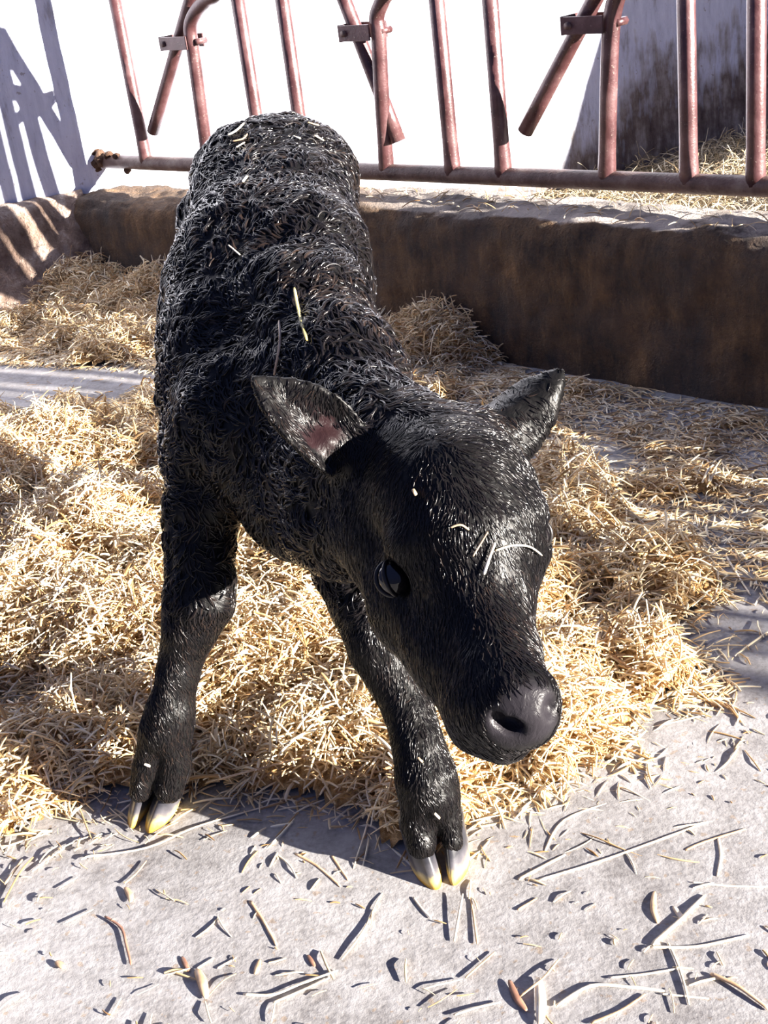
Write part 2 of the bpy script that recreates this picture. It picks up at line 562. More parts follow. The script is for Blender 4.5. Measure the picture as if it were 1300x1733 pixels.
def smoothpath(pts, n=8):
    pts = [Vector(p) for p in pts]
    P = [pts[0]] + pts + [pts[-1]]
    out = []
    for i in range(1, len(P) - 2):
        for k in range(n):
            t = k / n
            a, b_, c, d = P[i - 1], P[i], P[i + 1], P[i + 2]
            out.append(0.5 * ((2 * b_) + (c - a) * t + (2 * a - 5 * b_ + 4 * c - d) * t * t + (3 * b_ - a - 3 * c + d) * t ** 3))
    out.append(pts[-1])
    return out

def headlock(fixed, diag, br, flip):
    """fixed: pixels up the bent bar; diag: pixels from the free end up; br: bracket ends"""
    f3 = [onr(*p, 0.0 if i == 0 else 0.008) for i, p in enumerate(fixed)]
    f3[0] = rail_pt((f3[0] - R0).dot(CD))
    lastdir = (f3[-1] - f3[-2])
    t = (TOPZ - f3[-1].z) / lastdir.z
    side = f3[-1] + lastdir * 0.9
    topp = Vector((side.x, side.y, side.z + 0.12))
    f3 += [side, topp, Vector((topp.x, topp.y, TOPZ))]
    pa = smoothpath(f3, 8)
    V, Fc = tube(pa, [PR * 1.06] * 3 + [PR] * (len(pa) - 3), 20)
    add('fixed_bar', V, Fc, M['pipe'])
    d3 = [onr(*p, -0.008) for p in diag]
    dd = (d3[-1] - d3[0]).normalized()
    endp = d3[0] + dd * ((TOPZ - 0.12 - d3[0].z) / dd.z)
    V, Fc = tube([d3[0], d3[0] + dd * 0.1, d3[-1], endp], PR * 0.97, 20)
    add('locking_bar', V, Fc, M['pipe'])
    # U-shaped bracket: two flat plates either side of the bars and a bolt
    a, b_ = onr(*br[0]), onr(*br[1])
    ax = CD if (b_ - a).dot(CD) > 0 else -CD
    L = abs((b_ - a).dot(CD)); zc = (a.z + b_.z) / 2; hh = abs(br[2])
    bm = bmesh.new()
    for sd in (1.65, -1.65):
        c = Vector(((a.x + b_.x) / 2, (a.y + b_.y) / 2, zc)) + CN * (PR * sd)
        r = bmesh.ops.create_cube(bm, size=1)
        for v in r['verts']:
            q = v.co.copy()
            v.co = c + CD * (q.x * L) + CN * (q.y * 0.006) + Vector((0, 0, q.z * hh * 2))
    for e_ in (a,):
        c = Vector((e_.x, e_.y, zc)) + ax * 0.003 
        r = bmesh.ops.create_cube(bm, size=1)
        for v in r['verts']:
            q = v.co.copy()
            v.co = c + CD * (q.x * 0.006) + CN * (q.y * PR * 3.4) + Vector((0, 0, q.z * hh * 2))
    bmesh.ops.bevel(bm, geom=bm.edges[:], offset=0.0012, segments=1, affect='EDGES')
    ob = bm_obj('latch_bracket', bm, M['pipe'])
    ob.parent = barrier; ob.matrix_parent_inverse = barrier.matrix_world.inverted()
    far_ = b_ if flip else a
    c = Vector((a.x, a.y, zc)) + ax * 0.022
    V, Fc = tube([c - CN * (PR * 2.0), c + CN * (PR * 2.05)], 0.009, 12)
    bo = add('bolt', V, Fc, M['rail'], None)
    bpy.context.view_layer.update()
    bo.parent = ob; bo.matrix_parent_inverse = ob.matrix_world.inverted()
    V, Fc = tube([Vector((b_.x, b_.y, zc)) - CD * 0.022 * (1 if ax.dot(CD) > 0 else -1) * -1 - CN * (PR * 1.2), Vector((b_.x, b_.y, zc)) + ax * 0.022 + CN * (PR * 0.7)], 0.010, 6)
    add('stop_lug', V, Fc, M['pipe'])

headlock([(350, 262), (337, 160), (327, 85), (322, 45), (333, 18), (350, 0)], [(259, 223), (281, 150), (300, 80), (322, 0)], ((285, 72), (330, 70), 0.020), False)
headlock([(652, 270), (646, 160), (641, 60), (638, 28), (648, 0)], [(675, 239), (640, 150), (610, 66), (583, 0)], ((588, 54), (640, 52), 0.021), False)
headlock([(1026, 283), (1030, 160), (1034, 50), (1038, 18), (1044, -6)], [(889, 222), (930, 148), (980, 52), (1006, 0)], ((964, 40), (1035, 38), 0.020), False)
# the same pattern carries on along the kerb past the frame: it throws the bar shadows on the floor
for s in [-0.16 - 0.235 * k + 0.03 * math.sin(k * 2.3) for k in range(29)]:
    upright(s)
# lumps of dried dung on the rail's far end
for k, (ds, dz, r) in enumerate(((0.0, 0.012, 0.030), (-0.05, 0.02, 0.018), (0.03, -0.015, 0.03), (-0.10, 0.018, 0.014), (-0.14, -0.028, 0.012), (0.02, 0.03, 0.016))):
    bm = bmesh.new()
    bmesh.ops.create_icosphere(bm, subdivisions=3, radius=r)
    c = rail_pt(S_RAIL + ds) + Vector((0, 0, dz)) + CN * 0.006
    for v in bm.verts:
        q = np.array([tuple(v.co * 1.0)]) + k * 3.1
        v.co = v.co * (1 + 0.35 * float(fbm(q, r * 0.8, 9, 2)[0])) + c
    if k == 0:
        pb = bm
        lump_bm = bmesh.new()
    me = bpy.data.meshes.new('tmp'); bm.to_mesh(me); bm.free(); lump_bm.from_mesh(me); bpy.data.meshes.remove(me)
lo_ = bm_obj('dung_crust', lump_bm, M['mud'], smooth=True)
lo_.parent = barrier; lo_.matrix_parent_inverse = barrier.matrix_world.inverted()

# ------------------------------------------------------------------ the calf: one continuous skinned body
def pxr(px, py, Y, rpx):
    p = at(px, py, Y)
    depth = (p - CAMP).dot(_f)
    return (p.x, p.y, p.z, rpx * depth / FPX)

cones = []   # (A, B, ra, rb, k, squash) rounded cones smoothly merged
def chain(pts, k=0.03, sq=None):
    for a, b in zip(pts, pts[1:]):
        cones.append((np.array(a[:3]), np.array(b[:3]), a[3], b[3], k))
q = pxr
# trunk
chain([q(468, 322, 2.16, 118), q(466, 385, 2.03, 128), q(458, 480, 1.88, 158), q(450, 600, 1.76, 160), q(440, 700, 1.66, 150)], 0.05)
chain([q(418, 300, 2.10, 82), q(520, 296, 2.10, 80)], 0.045)
chain([q(436, 272, 2.2, 56), q(520, 270, 2.2, 55)], 0.03)
chain([q(448, 560, 1.9, 140), (-0.185, 1.95, 0.56, 0.115), (-0.165, 2.12, 0.60, 0.105)], 0.05)
# spine ridge and withers
chain([q(480, 275, 2.15, 52), q(500, 350, 1.98, 78), q(520, 440, 1.80, 92), q(530, 520, 1.68, 90)], 0.04)
# shoulders and brisket
chain([q(378, 640, 1.74, 92), q(372, 770, 1.64, 86)], 0.05)
chain([q(530, 640, 1.68, 85), q(535, 800, 1.60, 92)], 0.05)
chain([q(450, 720, 1.6, 130), q(500, 838, 1.52, 92)], 0.05)
# neck
chain([q(520, 530, 1.66, 100), q(572, 640, 1.52, 98), q(645, 750, 1.37, 96), q(712, 805, 1.28, 108)], 0.045)
chain([q(520, 700, 1.56, 110), q(600, 820, 1.42, 118), q(668, 890, 1.30, 104)], 0.05)
chain([q(520, 850, 1.50, 88), q(590, 890, 1.38, 80)], 0.04)
# head
chain([q(762, 790, 1.27, 92), q(775, 845, 1.215, 122), q(798, 925, 1.17, 116)], 0.035)
chain([q(798, 925, 1.17, 112), q(812, 1010, 1.13, 84), q(842, 1110, 1.06, 62), q(864, 1180, 1.00, 60)], 0.03)
chain([q(700, 935, 1.26, 96), q(715, 1020, 1.22, 84), q(770, 1110, 1.14, 66), q(812, 1190, 1.06, 60)], 0.03)
chain([q(735, 1000, 1.2, 90), q(790, 1090, 1.12, 76), q(835, 1170, 1.04, 70)], 0.03)
# muzzle, nose pad, lips, chin
chain([q(830, 1200, 1.025, 66), q(880, 1180, 1.00, 58)], 0.02)
chain([q(850, 1216, 0.995, 50), q(896, 1200, 0.985, 46)], 0.016)
chain([q(848, 1236, 1.005, 44), q(898, 1226, 0.99, 40)], 0.014)
chain([q(818, 1226, 1.04, 54), q(856, 1246, 1.02, 44)], 0.02)
# brows, cheekbones, poll
chain([q(700, 925, 1.165, 44), q(690, 968, 1.17, 38)], 0.02)
chain([q(884, 868, 1.17, 40), q(892, 915, 1.165, 36), q(880, 960, 1.165, 30)], 0.02)
chain([q(725, 755, 1.30, 62), q(800, 742, 1.30, 55)], 0.03)
# front legs
chain([q(352, 760, 1.64, 70), q(345, 850, 1.60, 60), q(338, 930, 1.57, 49), q(336, 985, 1.55, 46), q(336, 1022, 1.535, 50), q(322, 1066, 1.53, 42), q(308, 1110, 1.525, 31)], 0.018)
chain([q(348, 985, 1.54, 38), q(346, 1022, 1.53, 37)], 0.02)
chain([q(308, 1110, 1.525, 31), q(300, 1145, 1.515, 30), q(288, 1205, 1.50, 38), q(280, 1235, 1.495, 43)], 0.02)
chain([q(262, 1235, 1.49, 25), q(248, 1295, 1.485, 21), q(238, 1340, 1.475, 17)], 0.007)
chain([q(298, 1235, 1.49, 27), q(295, 1290, 1.485, 26), q(287, 1335, 1.475, 24)], 0.007)
chain([q(300, 1225, 1.535, 24), q(262, 1228, 1.53, 24)], 0.015)
chain([q(552, 840, 1.58, 76), q(585, 940, 1.52, 56), q(614, 1030, 1.47, 47), q(640, 1092, 1.44, 47), q(672, 1150, 1.42, 41), q(694, 1205, 1.39, 36)], 0.022)
chain([q(694, 1205, 1.39, 36), q(708, 1262, 1.36, 38), q(722, 1320, 1.335, 46), q(728, 1350, 1.325, 48)], 0.02)
chain([q(708, 1345, 1.32, 29), q(707, 1395, 1.31, 28), q(714, 1430, 1.295, 25)], 0.007)
chain([q(750, 1345, 1.32, 27), q(761, 1390, 1.31, 22), q(767, 1425, 1.295, 19)], 0.007)
chain([q(700, 1345, 1.37, 26), q(744, 1350, 1.365, 26)], 0.015)
# rear legs (behind the trunk)
for sx, hx, fx in ((-1, -0.185, -0.350), (1, -0.085, -0.112)):
    x = hx
    lx = lambda t: x + (fx - x) * t
    chain([(x, 2.16, 0.66, 0.100), (lx(0.35), 2.06, 0.50, 0.078), (lx(0.6), 2.16, 0.39, 0.050), (lx(0.75), 2.28, 0.31, 0.038),
           (lx(0.8), 2.28, 0.27, 0.034), (lx(0.92), 2.27, 0.17, 0.026), (lx(0.97), 2.255, 0.11, 0.031), (fx, 2.235, 0.075, 0.029)], 0.03)
# tail
chain([(-0.085, 2.27, 0.76, 0.035), (-0.09, 2.335, 0.66, 0.020), (-0.095, 2.345, 0.45, 0.015), (-0.095, 2.34, 0.34, 0.022), (-0.095, 2.34, 0.28, 0.008)], 0.02)

GH = 0.0050
lo3 = np.array([-0.50, 0.86, 0.015]); hi3 = np.array([0.34, 2.42, 0.96])
dims = np.ceil((hi3 - lo3) / GH).astype(int)
vol = np.full(dims, 0.2, np.float32)
ax_ = [lo3[i] + GH * np.arange(dims[i]) for i in range(3)]

def region(mn, mx, margin):
    a = np.maximum(((mn - margin - lo3) / GH).astype(int), 0)
    b = np.minimum(((mx + margin - lo3) / GH).astype(int) + 2, dims)
    sl = tuple(slice(a[i], b[i]) for i in range(3))
    g = np.meshgrid(*[ax_[i][sl[i]] for i in range(3)], indexing='ij', sparse=True)
    return sl, g

def smin(a, b, k):
    h = np.maximum(k - np.abs(a - b), 0) / k
    return np.minimum(a, b) - h * h * k * 0.25

def smax(a, b, k):
    return -smin(-a, -b, k)

for A, B, r1, r2, k in cones:
    rr = max(r1, r2)
    sl, (gx, gy, gz) = region(np.minimum(A, B), np.maximum(A, B), rr + k + 0.03)
    ba = B - A
    t = ((gx - A[0]) * ba[0] + (gy - A[1]) * ba[1] + (gz - A[2]) * ba[2]) / max(ba @ ba, 1e-9)
    t = np.clip(t, 0, 1)
    d = np.sqrt((gx - A[0] - t * ba[0]) ** 2 + (gy - A[1] - t * ba[1]) ** 2 + (gz - A[2] - t * ba[2]) ** 2) - (r1 + (r2 - r1) * t)
    vol[sl] = smin(vol[sl], d.astype(np.float32), k)

def carve(c, r, k=0.01, squash=(1, 1, 1)):
    c = np.array(c); r_ = np.array(squash) * r
    sl, (gx, gy, gz) = region(c - r_, c + r_, k + 0.01)
    d = (np.sqrt(((gx - c[0]) / r_[0]) ** 2 + ((gy - c[1]) / r_[1]) ** 2 + ((gz - c[2]) / r_[2]) ** 2) - 1) * r_.min()
    vol[sl] = smax(vol[sl], -d.astype(np.float32), k)

def ear(base, tip, back, W, cup, k=0.012):
    """cupped leaf: base, tip, direction the back of the ear looks, half width, depth of the cup"""
    A, B = np.array(base), np.array(tip)
    L = np.linalg.norm(B - A); u_ = (B - A) / L
    n_ = np.array(back, float); n_ -= n_.dot(u_) * u_; n_ /= np.linalg.norm(n_)
    v_ = np.cross(u_, n_)
    mn, mx = np.minimum(A, B) - W, np.maximum(A, B) + W
    sl, (gx, gy, gz) = region(mn, mx, 0.03)
    X, Y, Z = gx - A[0], gy - A[1], gz - A[2]
    U = (X * u_[0] + Y * u_[1] + Z * u_[2]) / L
    Vv = X * v_[0] + Y * v_[1] + Z * v_[2]
    Ww = X * n_[0] + Y * n_[1] + Z * n_[2]
    Uc = np.clip(U, 0, 1)
    hw = W * (np.sin(np.pi * np.clip(Uc * 0.80 + 0.20, 0, 1) ** 0.85)) ** 0.75
    th = 0.0062 - 0.0018 * Uc
    surf = -cup * (Vv / W) ** 2 * W + cup * W * 0.35
    d1 = np.abs(Ww - surf) * 0.8 - th
    d2 = (np.abs(Vv) - hw) * 0.8
    d3 = np.maximum(-U, U - 1) * L
    d = np.maximum(np.maximum(d1, d2), d3)
    vol[sl] = smin(vol[sl], d.astype(np.float32), k)
    return A, u_, v_, n_, L

# left ear in view: held back, its hollow open to the camera; right ear: back of it turned to the camera
tocam = (CAMP - at(500, 700, 1.35)).normalized()
EARA = ear(at(588, 775, 1.275), at(429, 630, 1.285), -tocam + Vector((-0.30, 0, -0.35)), 0.040, 0.75)
EARB = ear(at(806, 758, 1.29), at(958, 638, 1.33), Vector((-0.30, -0.55, 0.8)), 0.043, 0.7)
chain_n = len(cones)
# ear roots
for A, B, r1, r2, k in [(np.array(q(615, 800, 1.31, 44)[:3]), np.array(at(556, 750, 1.275)), 0.030, 0.012, 0.02),
                        (np.array(q(815, 760, 1.29, 40)[:3]), np.array(at(858, 722, 1.305)), 0.026, 0.015, 0.02)]:
    sl, (gx, gy, gz) = region(np.minimum(A, B), np.maximum(A, B), 0.06)
    ba = B - A
    t = np.clip(((gx - A[0]) * ba[0] + (gy - A[1]) * ba[1] + (gz - A[2]) * ba[2]) / (ba @ ba), 0, 1)
    d = np.sqrt((gx - A[0] - t * ba[0]) ** 2 + (gy - A[1] - t * ba[1]) ** 2 + (gz - A[2] - t * ba[2]) ** 2) - (r1 + (r2 - r1) * t)
    vol[sl] = smin(vol[sl], d.astype(np.float32), k)

def surface_nets(vol, lo, h):
    inside = vol < 0
    nx, ny, nz = vol.shape
    acc = np.zeros((nx - 1, ny - 1, nz - 1), np.int8)
    for dx in (0, 1):
        for dy in (0, 1):
            for dz in (0, 1):
                acc += inside[dx:nx - 1 + dx, dy:ny - 1 + dy, dz:nz - 1 + dz]
    cells = np.argwhere((acc > 0) & (acc < 8))
    idx = np.full(acc.shape, -1, np.int64)
    idx[cells[:, 0], cells[:, 1], cells[:, 2]] = np.arange(len(cells))
    pos = np.zeros((len(cells), 3)); cnt = np.zeros(len(cells))
    corners = [(a, b, c) for a in (0, 1) for b in (0, 1) for c in (0, 1)]
    vals = {c: vol[cells[:, 0] + c[0], cells[:, 1] + c[1], cells[:, 2] + c[2]].astype(float) for c in corners}
    for c in corners:
        for a in range(3):
            if c[a] == 0:
                c2_ = list(c); c2_[a] = 1; c2_ = tuple(c2_)
                v0, v1 = vals[c], vals[c2_]
                m = (v0 < 0) != (v1 < 0)
                t = np.where(m, v0 / np.where(m, v0 - v1, 1), 0)
                p = np.tile(np.array(c, float), (len(cells), 1)); p[:, a] = t
                pos[m] += p[m]; cnt[m] += 1
    V = lo + h * (cells + pos / cnt[:, None])
    faces = []
    for a in range(3):
        b, c = (a + 1) % 3, (a + 2) % 3
        s0 = [slice(None)] * 3; s1 = [slice(None)] * 3
        s0[a] = slice(0, -1); s1[a] = slice(1, None)
        i0, i1 = inside[tuple(s0)], inside[tuple(s1)]
        e_ = np.argwhere(i0 != i1)
        ok = (e_[:, b] > 0) & (e_[:, c] > 0) & (e_[:, b] < vol.shape[b] - 1) & (e_[:, c] < vol.shape[c] - 1)
        e_ = e_[ok]
        flip = i0[e_[:, 0], e_[:, 1], e_[:, 2]]
        q4 = []
        for db, dc in ((0, 0), (-1, 0), (-1, -1), (0, -1)):
            f = e_.copy(); f[:, b] += db; f[:, c] += dc
            q4.append(idx[f[:, 0], f[:, 1], f[:, 2]])
        q4 = np.stack(q4, 1)
        q4[~flip] = q4[~flip][:, ::-1]
        faces.append(q4)
    return V, np.vstack(faces)

# eye sockets, nostrils, mouth, the cleft between the toes
EYE_A = at(668, 978, 1.158); EYE_B = at(904, 905, 1.165)
carve(EYE_A, 0.021, 0.012)
carve(EYE_B, 0.018, 0.012)
NOS_A = at(866, 1228, 0.967); NOS_B = at(934, 1200, 0.970)
carve(NOS_A, 0.011, 0.005, (1.0, 1.3, 0.75)); carve(NOS_A + Vector((-0.010, 0.006, 0.006)), 0.007, 0.005)
carve(NOS_B, 0.010, 0.005, (0.8, 1.3, 1.0))

BV, BF = surface_nets(vol, lo3, GH)
del vol
print('body verts', len(BV))
calf_o = at(500, 1300, 1.75); calf_o.z = 0.0
body_me = bpy.data.meshes.new('calf')
body_me.from_pydata(BV.tolist(), [], BF.tolist())
body_me.update()
# keep the one big surface
_bm = bmesh.new(); _bm.from_mesh(body_me); _bm.verts.ensure_lookup_table()
for _ in range(2):
    bmesh.ops.smooth_vert(_bm, verts=_bm.verts, factor=0.5, use_axis_x=True, use_axis_y=True, use_axis_z=True)
_bm.to_mesh(body_me); _bm.free()
nv = len(body_me.vertices)
co = np.empty(nv * 3); body_me.vertices.foreach_get('co', co); co = co.reshape(-1, 3)
no = np.empty(nv * 3); body_me.vertex_normals.foreach_get('vector', no); no = no.reshape(-1, 3)

def face_mask(P):
    """1 on the face and legs where the hair is short, 0 on the trunk"""
    f = np.clip((1.33 - P[:, 1]) / 0.08, 0, 1)
    leg = np.clip((0.36 - P[:, 2]) / 0.08, 0, 1)
    return np.maximum(f, leg)

lum = fbm(co, 0.045, 81, 3)
fm = face_mask(co)
co2 = co + no * ((lum * 0.0058 * (1 - 0.65 * fm)))[:, None]
body_me.vertices.foreach_set('co', co2.ravel())
body_me.update()
pink = np.zeros(nv); pad = np.zeros(nv)
for (A, u_, v_, n_, L), amt in ((EARA, 1.0), (EARB, 0.6)):
    D = co - A
    U = D @ u_ / L; Vv = D @ v_; W_ = D @ n_
    m = (U > 0.12) & (U < 0.6) & (np.abs(Vv) < 0.02) & (no @ n_ < -0.3) & (np.abs(W_) < 0.05)
    pink[m] = amt * (1 - np.abs(U[m] - 0.3) / 0.35).clip(0, 1)
for c, r in ((at(905, 1215, 0.955), 0.040), (at(870, 1228, 0.962), 0.034)):
    D = np.linalg.norm(co - np.array(c), axis=1)
    pad = np.maximum(pad, np.clip((r - D) / 0.012, 0, 1))
for nm, arr in (('pink', pink), ('pad', pad)):
    a = body_me.attributes.new(nm, 'FLOAT', 'POINT')
    a.data.foreach_set('value', arr.astype(np.float32))
body_me.materials.append(M['hide'])
body_me.shade_smooth()
calf = empty('calf', calf_o)
tag(calf, 'wet newborn black calf standing splay-legged on straw with its head lowered', 'calf')
bpy.context.view_layer.update()
def to_calf(o, parent=None):
    par = parent or calf
    bpy.context.view_layer.update()
    o.parent = par
    o.matrix_parent_inverse = par.matrix_world.inverted()
    return o
body = link(bpy.data.objects.new('body', body_me))
to_calf(body)
bvh = BVHTree.FromPolygons([Vector(v) for v in co2], BF.tolist())

# ------------------------------------------------------------------ hooves: two claws on each foot
def mat_hoof():
    m, nt, b = mat_base('hoof_horn', 0.28, 0.5)
    co = objco(nt)
    sp = nt.nodes.new('ShaderNodeSeparateXYZ'); nt.links.new(co, sp.inputs[0])
    n = noise(nt, co, 60.0, 4, 0.6)
    z = math_(nt, 'ADD', sp.outputs['Z'], math_(nt, 'MULTIPLY', math_(nt, 'SUBTRACT', n, 0.5), 0.022))
    c = ramp(nt, z, [(0.005, (0.50, 0.30, 0.05)), (0.012, (0.50, 0.40, 0.16)), (0.020, (0.085, 0.08, 0.09)), (0.036, (0.022, 0.022, 0.027))])
    nt.links.new(c, b.inputs['Base Color'])
    bump(nt, b, n, 0.25, 0.002)
    return m
M['hoof'] = mat_hoof()

def claw(toe, heading, Lb, Wb, Hh, inner, lean=0.55, side=0.0):
    """toe: ground point; heading: where the toe points; inner: +1/-1 side of the cleft"""
    hd = Vector((math.sin(heading), math.cos(heading), 0))
    rt = Vector((hd.y, -hd.x, 0))
    V, Fc = [], []
    nseg, nl_ = 28, 11
    for j in range(nl_ + 1):
        t = j / nl_
        L = Lb * (1 - 0.30 * t); Wd = Wb * (1 - 0.10 * t)
        if j == 0: L *= 0.96; Wd *= 0.90
        if j == nl_: L *= 0.86; Wd *= 0.86
        front = -lean * Hh * t                      # front wall slopes back
        cx = front - L / 2
        for k in range(nseg):
            a = 2 * math.pi * k / nseg
            ca, sa = math.cos(a), math.sin(a)
            x = cx + L / 2 * (abs(ca) ** 0.85) * (1 if ca > 0 else -1)
            taper = 1 - 0.42 * max(0, ca) ** 2
            flat = 0.72 if sa * inner > 0 else 1.0
            y = Wd / 2 * (abs(sa) ** 0.8) * (1 if sa > 0 else -1) * taper * flat
            # toes curve in towards each other
            y += inner * 0.10 * Wd * max(0, ca)
            V.append(toe + hd * x + rt * (y + side * t * Hh) + Vector((0, 0, Hh * t + 0.001)))
    for j in range(nl_):
        for k in range(nseg):
            k2 = (k + 1) % nseg
            Fc.append((j * nseg + k, j * nseg + k2, (j + 1) * nseg + k2, (j + 1) * nseg + k))
    Fc.append(tuple(range(nseg))[::-1]); Fc.append(tuple(range(nl_ * nseg, (nl_ + 1) * nseg)))
    o = mesh_obj('hoof', [tuple(v) for v in V], Fc, M['hoof'])
    to_calf(o)
    return o
for px, py, hdg, Wd, inn, sd in ((219, 1404, 196, 0.034, -1, 0.30), (258, 1411, 188, 0.050, 1, 0.50)):
    claw(atz(px, py), R(hdg), 0.085, Wd, 0.070, inn, 0.42, -sd)
for px, py, hdg, Wd, inn, sd in ((735, 1508, 176, 0.044, -1, 0.16), (772, 1500, 188, 0.036, 1, 0.04)):
    claw(atz(px, py), R(hdg), 0.085, Wd, 0.070, inn, 0.42, sd)
for x in (-0.345, -0.112):
    for i_, dx in ((-1, -0.017), (1, 0.017)):
        claw(Vector((x + dx, 2.17, 0)), R(182), 0.075, 0.032, 0.048, i_)

# ------------------------------------------------------------------ eyes with lids
M['eyeball'] = mat_plain('dark_eyeball', (0.004, 0.003, 0.004), 0.06, 0.5)
M['lid'] = mat_plain('wet_lid', (0.012, 0.010, 0.010), 0.35, 0.3)
for c, r_, out in ((EYE_A, 0.0185, Vector((-0.75, -0.55, 0.25))), (EYE_B, 0.0165, Vector((0.8, -0.5, 0.3)))):
    bm = bmesh.new()
    bmesh.ops.create_uvsphere(bm, u_segments=24, v_segments=16, radius=r_)
    for v in bm.verts: v.co += c
    e_o = to_calf(bm_obj('eye', bm, M['eyeball'], smooth=True))
    out = out.normalized()
    side_ = Vector((0.25, -0.45, -0.85)); side_ = (side_ - out * side_.dot(out)).normalized()   # along the lids, towards the nose
    up_ = out.cross(side_) * (1 if out.cross(side_).z > 0 else -1)
    for nm, sg, dr in (('upper_eyelid', 1, 0.55), ('lower_eyelid', -1, 0.80)):
        pts, rad = [], []
        for k in range(15):
            a = -1.45 + 2.9 * k / 14
            h_ = sg * dr * math.cos(a) * 0.62
            d_ = side_ * math.sin(a) * 0.98 + up_ * h_
            ol = math.sqrt(max(0.02, 1 - min(0.98, d_.length_squared)))
            pts.append(c + (d_ + out * ol).normalized() * (r_ + 0.0008)); rad.append(0.0016 * (0.5 + 0.5 * math.cos(a)) + 0.0010)
        V, Fc = tube(pts, rad, 10)
        l_o = mesh_obj(nm, [tuple(v) for v in V], Fc, M['lid'])
        to_calf(l_o, e_o)

# ------------------------------------------------------------------ coat: wet hair clumped into locks
def curves_obj(name, pts, rad, mat, tint=None):
    """pts (N,K,3), rad (N,K): one hair-curves object"""
    n, k = pts.shape[:2]
    hc = bpy.data.hair_curves.new(name)
    hc.add_curves([k] * n)
    hc.attributes['position'].data.foreach_set('vector', pts.astype(np.float32).ravel())
    ra_ = hc.attributes.get('radius') or hc.attributes.new('radius', 'FLOAT', 'POINT')
    ra_.data.foreach_set('value', rad.astype(np.float32).ravel())
    if tint is not None:
        ta = hc.attributes.new('tint', 'FLOAT', 'CURVE')
        ta.data.foreach_set('value', tint.astype(np.float32))
    hc.materials.append(mat)
    o = bpy.data.objects.new(name, hc)
    return link(o)

def unit(v): return v / np.maximum(np.linalg.norm(v, axis=-1, keepdims=True), 1e-9)
def mat_coat():
    m, nt, b = mat_base('wet_black_hair', 0.20, 0.24)
    a = nt.nodes.new('ShaderNodeAttribute'); a.attribute_name = 'tint'
    nt.links.new(ramp(nt, a.outputs['Fac'], [(0.0, (0.003, 0.003, 0.004)), (0.8, (0.010, 0.008, 0.008)), (1.0, (0.022, 0.014, 0.011))]), b.inputs['Base Color'])
    rr_ = ramp(nt, a.outputs['Fac'], [(0.0, (0.11,) * 3), (1.0, (0.30,) * 3)])
    nt.links.new(rr_, b.inputs['Roughness'])
    return m
M['coat'] = mat_coat()
NSTR = 84000
tri_a = co2[BF[:, 0]]; tri_c = co2[BF[:, 2]]; tri_b = co2[BF[:, 1]]; tri_d = co2[BF[:, 3]]
area = np.linalg.norm(np.cross(tri_b - tri_a, tri_d - tri_a), axis=1)
cen = (tri_a + tri_c) / 2
wgt = area * np.where(face_mask(cen) > 0.5, 3.2, 1.0)
wgt[(cen[:, 2] < 0.045)] = 0
# bare nose pad and inner ears carry no locks
fpad = pad[BF[:, 0]]; fpink = pink[BF[:, 0]]
wgt *= (fpad < 0.2) * (fpink < 0.7)
wgt[np.linalg.norm(cen - np.array(EYE_A), axis=1) < 0.0225] = 0
wgt[np.linalg.norm(cen - np.array(EYE_B), axis=1) < 0.019] = 0
fi = rng.choice(len(BF), NSTR, p=wgt / wgt.sum())
uu, vv = rng.random((NSTR, 1)), rng.random((NSTR, 1))
p = (tri_a[fi] * (1 - uu) + tri_b[fi] * uu) * (1 - vv) + (tri_d[fi] * (1 - uu) + tri_c[fi] * uu) * vv
n = unit(np.cross(tri_b[fi] - tri_a[fi], tri_d[fi] - tri_a[fi]))
short = face_mask(p)
for (A_, u_, v_, n_, L_) in (EARA, EARB):
    D_ = p - A_; U_ = D_ @ u_ / L_
    on_ear = (U_ > 0.15) & (U_ < 1.05) & (np.abs(D_ @ v_) < 0.05) & (np.abs(D_ @ n_) < 0.03)
    short[on_ear] = 1.0
whorl = np.array(at(765, 800, 1.10))
base = np.zeros_like(p)
base += np.array([0.0, 0.75, -0.55])                       # trunk: back and down
isface = np.clip((1.33 - p[:, 1]) / 0.06, 0, 1)[:, None]
toN = np.array([0.28, -0.55, -0.85])
away = unit(p - whorl)
facedir = toN * 0.9 + away * 0.7
base = base * (1 - isface) + facedir * isface
isleg = np.clip((0.42 - p[:, 2]) / 0.06, 0, 1)[:, None] * (1 - isface)
base = base * (1 - isleg) + np.array([0, -0.1, -1.0]) * isleg
nsc = np.stack([vnoise(p, 0.055, 101 + i) + 0.95 * vnoise(p, 0.020, 111 + i) for i in range(3)], 1)
curl = 1.35 * (1 - 0.72 * short)[:, None]
d = base + nsc * curl
K = 5
Lh = (0.024 * (1 - short) + 0.0105 * short) * rng.uniform(0.6, 1.3, NSTR)
pts = np.zeros((NSTR, K, 3)); rad = np.zeros((NSTR, K))
cur = p.copy(); nn = n.copy()
w_r = (0.0016 * (1 - short) + 0.00052 * short) * rng.uniform(0.6, 1.35, NSTR)
liftv = (0.0022 * (1 - short) + 0.0004 * short) * rng.uniform(0.3, 1.6, NSTR)
bend = rng.normal(0, 0.35, NSTR) * (1 - 0.6 * short)
